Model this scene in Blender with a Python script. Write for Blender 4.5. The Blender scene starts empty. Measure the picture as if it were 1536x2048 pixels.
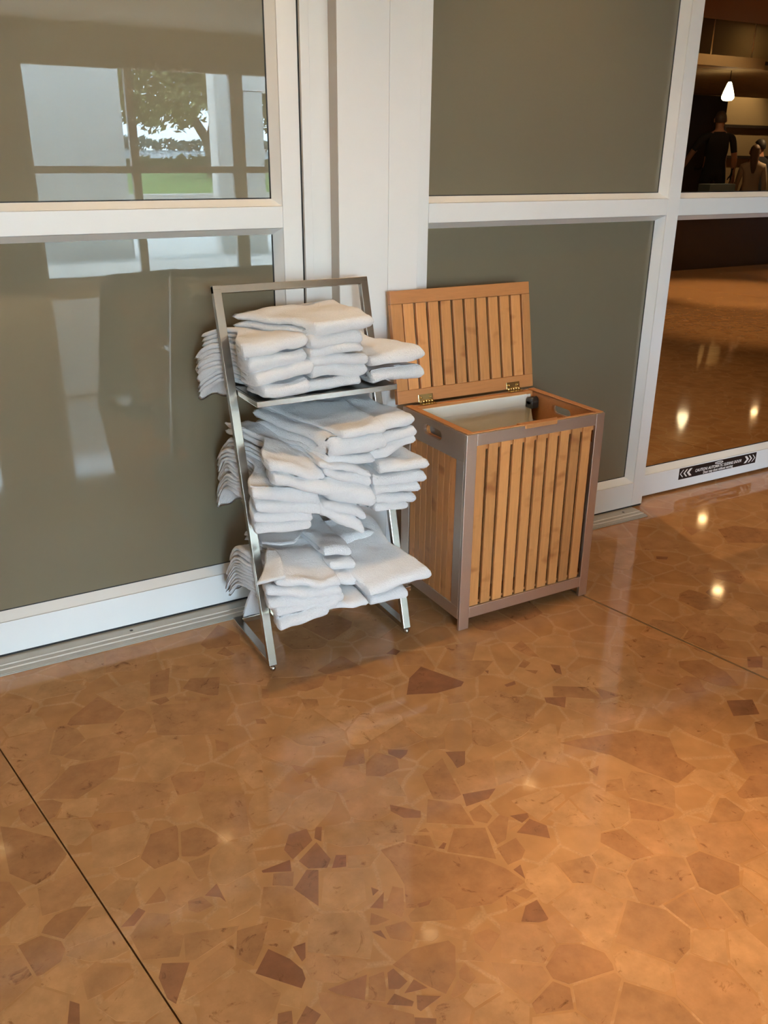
import bpy, bmesh, math, random
from mathutils import Vector, Matrix, noise
random.seed(4)
S = bpy.context.scene
COL = S.collection
# ------------------------------------------------------------------ camera
F_PX = 1730.0
cam_d = bpy.data.cameras.new('camera'); cam = bpy.data.objects.new('camera', cam_d); COL.objects.link(cam)
cam_d.sensor_fit = 'VERTICAL'; cam_d.sensor_height = 24.0; cam_d.lens = 24.0 * F_PX / 2048.0
cam_d.clip_start = 0.02; cam_d.clip_end = 800
_dn = Vector((-30.0, 4246.0, F_PX)).normalized(); _up = -_dn
_x = 4080 - 768.0; _y = -(_up.x * _x + _up.z * F_PX) / _up.y
_X = Vector((_x, _y, F_PX)).normalized(); _Y = _up.cross(_X)
def c2w(v): return Vector((_X.dot(v), _Y.dot(v), _up.dot(v)))
_r = c2w(Vector((1, 0, 0))); _u = c2w(Vector((0, -1, 0))); _b = c2w(Vector((0, 0, -1)))
cam.matrix_world = Matrix(((_r.x, _u.x, _b.x, 0), (_r.y, _u.y, _b.y, 0), (_r.z, _u.z, _b.z, 1.5), (0, 0, 0, 1)))
S.camera = cam
# ------------------------------------------------------------------ world, sun, exposure
S.view_settings.view_transform = 'Standard'; S.view_settings.look = 'None'
S.view_settings.gamma = 1.0; S.view_settings.use_curve_mapping = False
S.view_settings.exposure = 0.30
S.cycles.use_denoising = True
S.cycles.max_bounces = 10; S.cycles.diffuse_bounces = 5; S.cycles.glossy_bounces = 4; S.cycles.transparent_max_bounces = 12
S.cycles.caustics_reflective = False; S.cycles.caustics_refractive = False
S.cycles.sample_clamp_indirect = 6.0
W = bpy.data.worlds.new('sky'); S.world = W; W.use_nodes = True
_bg = W.node_tree.nodes['Background']; _bg.inputs[0].default_value = (0.61, 0.80, 1.0, 1); _bg.inputs[1].default_value = 64.0
sun_d = bpy.data.lights.new('sun', 'SUN'); sun = bpy.data.objects.new('sun', sun_d); COL.objects.link(sun)
sun_d.energy = 36.0; sun_d.angle = 0.02; sun_d.color = (1.0, 0.97, 0.93)
sun.rotation_euler = Vector((0.9, 0.12, -1.1)).to_track_quat('-Z', 'Y').to_euler()
def portal(x0, x1, z0, z1, y):
    d = bpy.data.lights.new('sky_portal', 'AREA'); d.shape = 'RECTANGLE'; d.size = x1 - x0; d.size_y = z1 - z0
    d.cycles.is_portal = True
    o = bpy.data.objects.new('sky_portal', d); COL.objects.link(o); o.location = ((x0 + x1) / 2, y, (z0 + z1) / 2)
    o.rotation_euler = (math.radians(90), 0, 0)
portal(-2.0, 0.9, 0.1, 2.48, -5.95)
portal(1.7, 5.72, 0.1, 2.48, -5.95)

# ------------------------------------------------------------------ material helpers
def NN(nt, t, **kw):
    n = nt.nodes.new(t)
    for k, v in kw.items(): setattr(n, k, v)
    return n
def mat(name, col, rough=0.5, metal=0.0, spec=0.5, ior=None, var=0.0, vscale=8.0, vstretch=(1, 1, 1), bump=0.0, bscale=200.0,
        objvar=0.0, emit=None, estr=0.0, coat=0.0, sheen=0.0, rvar=0.0, ramp=None):
    m = bpy.data.materials.new(name); m.use_nodes = True; nt = m.node_tree
    b = nt.nodes['Principled BSDF']; L = nt.links.new
    b.inputs['Base Color'].default_value = (*col, 1); b.inputs['Roughness'].default_value = rough
    b.inputs['Metallic'].default_value = metal; b.inputs['Specular IOR Level'].default_value = spec
    if ior: b.inputs['IOR'].default_value = ior
    b.inputs['Coat Weight'].default_value = coat; b.inputs['Coat Roughness'].default_value = 0.02
    b.inputs['Sheen Weight'].default_value = sheen
    if emit: b.inputs['Emission Color'].default_value = (*emit, 1); b.inputs['Emission Strength'].default_value = estr
    tc = NN(nt, 'ShaderNodeTexCoord')
    if var > 0 or objvar > 0 or rvar > 0:
        mp = NN(nt, 'ShaderNodeMapping'); mp.inputs['Scale'].default_value = vstretch
        oi = NN(nt, 'ShaderNodeObjectInfo')
        ad = NN(nt, 'ShaderNodeVectorMath', operation='ADD'); mu = NN(nt, 'ShaderNodeVectorMath', operation='SCALE')
        cx = NN(nt, 'ShaderNodeCombineXYZ'); L(oi.outputs['Random'], cx.inputs[0]); L(oi.outputs['Random'], cx.inputs[2])
        L(cx.outputs[0], mu.inputs[0]); mu.inputs['Scale'].default_value = 37.0
        L(tc.outputs['Object'], ad.inputs[0]); L(mu.outputs[0], ad.inputs[1]); L(ad.outputs[0], mp.inputs['Vector'])
        nz = NN(nt, 'ShaderNodeTexNoise'); nz.inputs['Scale'].default_value = vscale; nz.inputs['Detail'].default_value = 6
        nz.inputs['Roughness'].default_value = 0.62
        L(mp.outputs[0], nz.inputs['Vector'])
        hv = NN(nt, 'ShaderNodeHueSaturation'); hv.inputs['Color'].default_value = (*col, 1)
        m1 = NN(nt, 'ShaderNodeMath', operation='MULTIPLY_ADD'); L(nz.outputs[0], m1.inputs[0]); m1.inputs[1].default_value = 2 * var; m1.inputs[2].default_value = 1 - var
        m2 = NN(nt, 'ShaderNodeMath', operation='MULTIPLY_ADD'); L(oi.outputs['Random'], m2.inputs[0]); m2.inputs[1].default_value = 2 * objvar; m2.inputs[2].default_value = -objvar
        m3 = NN(nt, 'ShaderNodeMath', operation='ADD'); L(m1.outputs[0], m3.inputs[0]); L(m2.outputs[0], m3.inputs[1])
        L(m3.outputs[0], hv.inputs['Value']); L(hv.outputs[0], b.inputs['Base Color'])
        if rvar > 0:
            m4 = NN(nt, 'ShaderNodeMath', operation='MULTIPLY_ADD'); L(nz.outputs[0], m4.inputs[0]); m4.inputs[1].default_value = rvar; m4.inputs[2].default_value = rough - rvar / 2
            L(m4.outputs[0], b.inputs['Roughness'])
    if bump > 0:
        n2 = NN(nt, 'ShaderNodeTexNoise'); n2.inputs['Scale'].default_value = bscale; n2.inputs['Detail'].default_value = 3
        L(tc.outputs['Object'], n2.inputs['Vector'])
        bp = NN(nt, 'ShaderNodeBump'); bp.inputs['Strength'].default_value = bump; bp.inputs['Distance'].default_value = 0.004
        L(n2.outputs[0], bp.inputs['Height']); L(bp.outputs[0], b.inputs['Normal'])
    return m
def thin_glass(name, tint=(1, 1, 1), ior=1.5):
    m = bpy.data.materials.new(name); m.use_nodes = True; nt = m.node_tree; nt.nodes.clear(); L = nt.links.new
    o = NN(nt, 'ShaderNodeOutputMaterial'); mx = NN(nt, 'ShaderNodeMixShader')
    lw = NN(nt, 'ShaderNodeLayerWeight'); lw.inputs['Blend'].default_value = 0.5
    pw = NN(nt, 'ShaderNodeMath', operation='POWER'); L(lw.outputs['Facing'], pw.inputs[0]); pw.inputs[1].default_value = 5.0
    fr = NN(nt, 'ShaderNodeMath', operation='MULTIPLY_ADD'); L(pw.outputs[0], fr.inputs[0]); fr.inputs[1].default_value = 0.95; fr.inputs[2].default_value = 0.03
    t = NN(nt, 'ShaderNodeBsdfTransparent'); t.inputs[0].default_value = (*tint, 1); g = NN(nt, 'ShaderNodeBsdfGlossy'); g.inputs['Roughness'].default_value = 0.0
    L(fr.outputs[0], mx.inputs[0]); L(t.outputs[0], mx.inputs[1]); L(g.outputs[0], mx.inputs[2]); L(mx.outputs[0], o.inputs[0])
    return m
def bamboo(name, col):
    m = mat(name, col, rough=0.42, var=0.30, vscale=9.0, vstretch=(14, 14, 1.2), objvar=0.22, spec=0.4, bump=0.05, bscale=90)
    nt = m.node_tree; L = nt.links.new; b = nt.nodes['Principled BSDF']
    hv = [n for n in nt.nodes if n.type == 'HUE_SAT'][0]
    tc = [n for n in nt.nodes if n.type == 'TEX_COORD'][0]; ad = [n for n in nt.nodes if n.type == 'VECT_MATH' and n.operation == 'ADD'][0]
    mp = NN(nt, 'ShaderNodeMapping'); mp.inputs['Scale'].default_value = (5, 5, 9)
    L(ad.outputs[0], mp.inputs[0])
    v = NN(nt, 'ShaderNodeTexNoise'); v.inputs['Scale'].default_value = 1.6; v.inputs['Detail'].default_value = 2; L(mp.outputs[0], v.inputs['Vector'])
    r = NN(nt, 'ShaderNodeValToRGB'); r.color_ramp.elements[0].position = 0.60; r.color_ramp.elements[0].color = (1, 1, 1, 1)
    r.color_ramp.elements[1].position = 0.74; r.color_ramp.elements[1].color = (0.62, 0.5, 0.42, 1); L(v.outputs[0], r.inputs[0])
    mx = NN(nt, 'ShaderNodeMix', data_type='RGBA', blend_type='MULTIPLY'); mx.inputs[0].default_value = 1.0
    L(hv.outputs[0], mx.inputs[6]); L(r.outputs[0], mx.inputs[7]); L(mx.outputs[2], b.inputs['Base Color'])
    return m
def terrazzo(name, matrix, stone_a, stone_b):
    m = bpy.data.materials.new(name); m.use_nodes = True; nt = m.node_tree; L = nt.links.new; b = nt.nodes['Principled BSDF']
    tc = NN(nt, 'ShaderNodeTexCoord')
    nz = NN(nt, 'ShaderNodeTexNoise'); nz.inputs['Scale'].default_value = 3.0; nz.inputs['Detail'].default_value = 3; L(tc.outputs['Object'], nz.inputs['Vector'])
    mxv = NN(nt, 'ShaderNodeMix', data_type='RGBA'); mxv.inputs[0].default_value = 0.06; L(tc.outputs['Object'], mxv.inputs[6]); L(nz.outputs['Color'], mxv.inputs[7])
    vo = NN(nt, 'ShaderNodeTexVoronoi', feature='DISTANCE_TO_EDGE'); vo.inputs['Scale'].default_value = 9.0; vo.inputs['Randomness'].default_value = 1.0
    vc = NN(nt, 'ShaderNodeTexVoronoi', feature='F1'); vc.inputs['Scale'].default_value = 9.0
    L(mxv.outputs[2], vo.inputs['Vector']); L(mxv.outputs[2], vc.inputs['Vector'])
    r = NN(nt, 'ShaderNodeValToRGB'); r.color_ramp.elements[0].position = 0.02; r.color_ramp.elements[1].position = 0.05; L(vo.outputs['Distance'], r.inputs[0])
    sp = NN(nt, 'ShaderNodeSeparateColor'); L(vc.outputs['Color'], sp.inputs[0])
    st = NN(nt, 'ShaderNodeMix', data_type='RGBA'); L(sp.outputs[0], st.inputs[0]); st.inputs[6].default_value = (*stone_a, 1); st.inputs[7].default_value = (*stone_b, 1)
    n2 = NN(nt, 'ShaderNodeTexNoise'); n2.inputs['Scale'].default_value = 180.0; n2.inputs['Detail'].default_value = 2; L(tc.outputs['Object'], n2.inputs['Vector'])
    mt = NN(nt, 'ShaderNodeHueSaturation'); mt.inputs['Color'].default_value = (*matrix, 1)
    ma = NN(nt, 'ShaderNodeMath', operation='MULTIPLY_ADD'); L(n2.outputs[0], ma.inputs[0]); ma.inputs[1].default_value = 0.5; ma.inputs[2].default_value = 0.75; L(ma.outputs[0], mt.inputs['Value'])
    fx = NN(nt, 'ShaderNodeMix', data_type='RGBA'); L(r.outputs[0], fx.inputs[0]); L(mt.outputs[0], fx.inputs[6]); L(st.outputs[2], fx.inputs[7])
    n3 = NN(nt, 'ShaderNodeTexNoise'); n3.inputs['Scale'].default_value = 14.0; n3.inputs['Detail'].default_value = 6; L(tc.outputs['Object'], n3.inputs['Vector'])
    m5 = NN(nt, 'ShaderNodeMath', operation='MULTIPLY_ADD'); L(n3.outputs[0], m5.inputs[0]); m5.inputs[1].default_value = 0.6; m5.inputs[2].default_value = 0.7
    h2 = NN(nt, 'ShaderNodeHueSaturation'); L(fx.outputs[2], h2.inputs['Color']); L(m5.outputs[0], h2.inputs['Value']); L(h2.outputs[0], b.inputs['Base Color'])
    b.inputs['Roughness'].default_value = 0.06; b.inputs['Specular IOR Level'].default_value = 0.38
    return m
def stone_mat(name, col):
    m = mat(name, col, rough=0.06, spec=0.38, var=0.32, vscale=22.0, objvar=0.07)
    nt = m.node_tree; L = nt.links.new; b = nt.nodes['Principled BSDF']; hv = [n for n in nt.nodes if n.type == 'HUE_SAT'][0]
    tc = [n for n in nt.nodes if n.type == 'TEX_COORD'][0]; ad = [n for n in nt.nodes if n.type == 'VECT_MATH' and n.operation == 'ADD'][0]
    n = NN(nt, 'ShaderNodeTexNoise'); n.inputs['Scale'].default_value = 16; n.inputs['Detail'].default_value = 8; n.inputs['Roughness'].default_value = 0.7; n.inputs['Distortion'].default_value = 1.5
    L(ad.outputs[0], n.inputs['Vector'])
    r = NN(nt, 'ShaderNodeValToRGB'); e = r.color_ramp.elements; e[0].position = 0.30; e[0].color = (0.45, 0.38, 0.32, 1); e[1].position = 0.41; e[1].color = (1, 1, 1, 1)
    L(n.outputs[0], r.inputs[0])
    mx = NN(nt, 'ShaderNodeMix', data_type='RGBA', blend_type='MULTIPLY'); mx.inputs[0].default_value = 1.0
    L(hv.outputs[0], mx.inputs[6]); L(r.outputs[0], mx.inputs[7])
    ge = NN(nt, 'ShaderNodeNewGeometry'); nw = NN(nt, 'ShaderNodeTexNoise'); nw.inputs['Scale'].default_value = 7; nw.inputs['Detail'].default_value = 7; nw.inputs['Roughness'].default_value = 0.65
    L(ge.outputs['Position'], nw.inputs['Vector'])
    mw = NN(nt, 'ShaderNodeMath', operation='MULTIPLY_ADD'); L(nw.outputs[0], mw.inputs[0]); mw.inputs[1].default_value = 0.8; mw.inputs[2].default_value = 0.6
    h3 = NN(nt, 'ShaderNodeHueSaturation'); L(mx.outputs[2], h3.inputs['Color']); L(mw.outputs[0], h3.inputs['Value']); L(h3.outputs[0], b.inputs['Base Color'])
    return m

M = {}
M['white_frame'] = mat('white_painted_aluminium', (0.80, 0.80, 0.785), rough=0.38, var=0.03, vscale=3)
M['black_gap'] = mat('black_rubber', (0.012, 0.011, 0.010), rough=0.7)
M['shaded_side'] = mat('shaded_aluminium', (0.42, 0.38, 0.33), rough=0.45)  # shade of the post's side put into the colour
M['frosted'] = mat('frosted_glass', (0.160, 0.137, 0.092), rough=0.0, spec=0.5, ior=1.66, var=0.05, vscale=1.2)
M['clear'] = thin_glass('clear_glass', (0.97, 0.98, 0.97), 1.45)
M['clear_dimmed'] = thin_glass('dimming_glass', (0.515, 0.53, 0.525), 1.45)  # tint added to hold back daylight and mirrored outdoors in the right bays
M['sill'] = mat('sill_aluminium', (0.46, 0.43, 0.37), rough=0.45, metal=0.35, var=0.08, vscale=20)
M['sill_light'] = mat('sill_pale_ridge', (0.86, 0.82, 0.74), rough=0.4)  # paler than the rest of the track
M['terrazzo'] = terrazzo('terrazzo_matrix', (0.435, 0.233, 0.103), (0.375, 0.18, 0.070), (0.425, 0.218, 0.090))
M['subfloor'] = mat('dark_joint_filler', (0.07, 0.045, 0.02), rough=0.7)
M['joint_strip'] = mat('brass_divider', (0.30, 0.20, 0.09), rough=0.4, metal=0.6)
STONE_COLS = [(0.235, 0.098, 0.046), (0.260, 0.116, 0.054), (0.335, 0.158, 0.066), (0.38, 0.188, 0.079), (0.415, 0.215, 0.092)]
M_ST = [stone_mat('marble_%d' % i, c) for i, c in enumerate(STONE_COLS)]
M['steel'] = mat('brushed_steel', (0.47, 0.435, 0.385), rough=0.24, metal=1.0, var=0.05, vscale=30, vstretch=(1, 1, 6))
M['steel_hamper'] = mat('satin_steel', (0.74, 0.62, 0.53), rough=0.40, metal=1.0, var=0.05, vscale=40, vstretch=(8, 8, 1))
M['bamboo'] = bamboo('bamboo_slat', (0.48, 0.205, 0.066))
M['bamboo_rail'] = mat('bamboo_rail', (0.44, 0.178, 0.056), rough=0.42, var=0.2, vscale=9, vstretch=(1.2, 14, 14), objvar=0.08)
M['brass'] = mat('brass', (0.80, 0.62, 0.28), rough=0.25, metal=1.0)
M['dark_metal'] = mat('dark_bracket', (0.03, 0.028, 0.025), rough=0.4)
M['canvas'] = mat('canvas_liner', (0.80, 0.76, 0.66), rough=0.95, var=0.06, vscale=20, bump=0.25, bscale=500)
def towel_mat():
    m = mat('terry_cotton', (0.88, 0.868, 0.872), rough=1.0, spec=0.1, sheen=0.35, var=0.03, vscale=20, bump=1.0, bscale=420)
    nt = m.node_tree; L = nt.links.new; bp = [n for n in nt.nodes if n.type == 'BUMP'][0]; tc = [n for n in nt.nodes if n.type == 'TEX_COORD'][0]
    nz = NN(nt, 'ShaderNodeTexNoise'); nz.inputs['Scale'].default_value = 130.0; nz.inputs['Detail'].default_value = 2; L(tc.outputs['Object'], nz.inputs['Vector'])
    b2 = NN(nt, 'ShaderNodeBump'); b2.inputs['Strength'].default_value = 0.5; b2.inputs['Distance'].default_value = 0.006
    L(nz.outputs[0], b2.inputs['Height']); L(b2.outputs[0], bp.inputs['Normal'])
    return m
M['towel'] = towel_mat()
M['white_wall'] = mat('painted_wall', (0.74, 0.73, 0.70), rough=0.9, var=0.02)
M['ceiling'] = mat('ceiling_paint', (0.76, 0.74, 0.70), rough=0.9)
M['brown_wall'] = mat('brown_wall', (0.30, 0.24, 0.16), rough=0.7)
M['beige_wall'] = mat('beige_wall', (0.55, 0.43, 0.30), rough=0.8)
M['lamp'] = mat('lamp_glow', (1, 0.8, 0.5), emit=(1.0, 0.62, 0.28), estr=60.0)

# ------------------------------------------------------------------ object helpers
def tag(o, label=None, cat=None, group=None, kind=None):
    if label: o['label'] = label
    if cat: o['category'] = cat
    if group: o['group'] = group
    if kind: o['kind'] = kind
    return o
def empty(name, loc=(0, 0, 0), rz=0.0, parent=None):
    o = bpy.data.objects.new(name, None); COL.objects.link(o); o.location = loc; o.rotation_euler = (0, 0, rz); o.empty_display_size = 0.1
    if parent: o.parent = parent
    return o
def link(name, me, m, parent=None, smooth=False):
    o = bpy.data.objects.new(name, me); COL.objects.link(o)
    if m is not None: me.materials.append(m)
    if parent: o.parent = parent
    if smooth: me.polygons.foreach_set('use_smooth', [True] * len(me.polygons))
    return o
def from_bm(name, bm, m, parent=None, smooth=False):
    bmesh.ops.recalc_face_normals(bm, faces=bm.faces)
    me = bpy.data.meshes.new(name); bm.to_mesh(me); bm.free()
    return link(name, me, m, parent, smooth)
def add_box(bm, x0, x1, y0, y1, z0, z1):
    vs = [bm.verts.new(p) for p in ((x0, y0, z0), (x1, y0, z0), (x1, y1, z0), (x0, y1, z0), (x0, y0, z1), (x1, y0, z1), (x1, y1, z1), (x0, y1, z1))]
    for f in ((0, 3, 2, 1), (4, 5, 6, 7), (0, 1, 5, 4), (1, 2, 6, 5), (2, 3, 7, 6), (3, 0, 4, 7)): bm.faces.new([vs[i] for i in f])
def box(name, x0, x1, y0, y1, z0, z1, m, parent=None, bev=0.0, seg=2):
    bm = bmesh.new(); add_box(bm, x0, x1, y0, y1, z0, z1)
    if bev: bmesh.ops.bevel(bm, geom=bm.edges[:], offset=bev, segments=seg, affect='EDGES', profile=0.5)
    return from_bm(name, bm, m, parent)
def prism(name, pts, axis, a0, a1, m, parent=None, bev=0.0):
    """extrude a 2D outline along an axis: 'x' -> pts are (y,z); 'y' -> (x,z); 'z' -> (x,y)"""
    bm = bmesh.new()
    def P(p, a): return {'x': (a, p[0], p[1]), 'y': (p[0], a, p[1]), 'z': (p[0], p[1], a)}[axis]
    A = [bm.verts.new(P(p, a0)) for p in pts]; B = [bm.verts.new(P(p, a1)) for p in pts]; n = len(pts)
    bm.faces.new(A); bm.faces.new(B[::-1])
    for i in range(n): bm.faces.new((A[i], A[(i + 1) % n], B[(i + 1) % n], B[i]))
    if bev: bmesh.ops.bevel(bm, geom=bm.edges[:], offset=bev, segments=2, affect='EDGES', profile=0.5)
    return from_bm(name, bm, m, parent)
def bar(name, p0, p1, w, d, m, parent=None, side=(1, 0, 0), bev=0.0015):
    """rectangular tube from p0 to p1; w is measured along side, d across it"""
    p0, p1 = Vector(p0), Vector(p1); t = (p1 - p0).normalized(); s = Vector(side); s = (s - t * s.dot(t)).normalized(); n = t.cross(s)
    bm = bmesh.new(); R = []
    for p in (p0, p1): R.append([bm.verts.new(p + s * w / 2 * a + n * d / 2 * b) for a, b in ((-1, -1), (1, -1), (1, 1), (-1, 1))])
    bm.faces.new(R[0]); bm.faces.new(R[1][::-1])
    for i in range(4): bm.faces.new((R[0][i], R[0][(i + 1) % 4], R[1][(i + 1) % 4], R[1][i]))
    if bev: bmesh.ops.bevel(bm, geom=bm.edges[:], offset=bev, segments=2, affect='EDGES', profile=0.5)
    return from_bm(name, bm, m, parent)
def lathe(name, prof, loc, m, parent=None, seg=24):
    bm = bmesh.new(); rings = []
    for r, z in prof: rings.append([bm.verts.new((loc[0] + max(r, 1e-4) * math.cos(2 * math.pi * k / seg), loc[1] + max(r, 1e-4) * math.sin(2 * math.pi * k / seg), loc[2] + z)) for k in range(seg)])
    for a, b in zip(rings, rings[1:]):
        for k in range(seg): bm.faces.new((a[k], a[(k + 1) % seg], b[(k + 1) % seg], b[k]))
    bm.faces.new(rings[0][::-1]); bm.faces.new(rings[-1])
    return from_bm(name, bm, m, parent, True)
def tube(name, pts, r, m, parent=None, seg=10):
    bm = bmesh.new(); rings = []; P = [Vector(p) for p in pts]
    for i, p in enumerate(P):
        t = (P[min(i + 1, len(P) - 1)] - P[max(i - 1, 0)]).normalized(); u = t.orthogonal().normalized() if i == 0 else (u - t * u.dot(t)).normalized(); v = t.cross(u)
        rr = r[i] if isinstance(r, (list, tuple)) else r
        rings.append([bm.verts.new(p + (u * math.cos(a) + v * math.sin(a)) * rr) for a in (2 * math.pi * k / seg for k in range(seg))])
    for a, b in zip(rings, rings[1:]):
        for k in range(seg): bm.faces.new((a[k], a[(k + 1) % seg], b[(k + 1) % seg], b[k]))
    bm.faces.new(rings[0][::-1]); bm.faces.new(rings[-1])
    return from_bm(name, bm, m, parent, True)
def text(name, s, size, loc, rot, m, parent, align='CENTER', sx=1.0, bold=0.0, shear=0.0):
    c = bpy.data.curves.new(name, 'FONT'); c.body = s; c.size = size; c.align_x = align; c.align_y = 'CENTER'; c.extrude = 0.0003; c.offset = bold; c.shear = shear
    c.resolution_u = 3; c.materials.append(m)
    tmp = bpy.data.objects.new(name, c); COL.objects.link(tmp)
    me = bpy.data.meshes.new_from_object(tmp.evaluated_get(bpy.context.evaluated_depsgraph_get())); bpy.data.objects.remove(tmp); bpy.data.curves.remove(c)
    me.transform(Matrix.Diagonal((sx, 1, 1, 1)))
    o = bpy.data.objects.new(name, me); COL.objects.link(o); o.location = loc; o.rotation_euler = rot
    if parent: o.parent = parent
    return o

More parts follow.
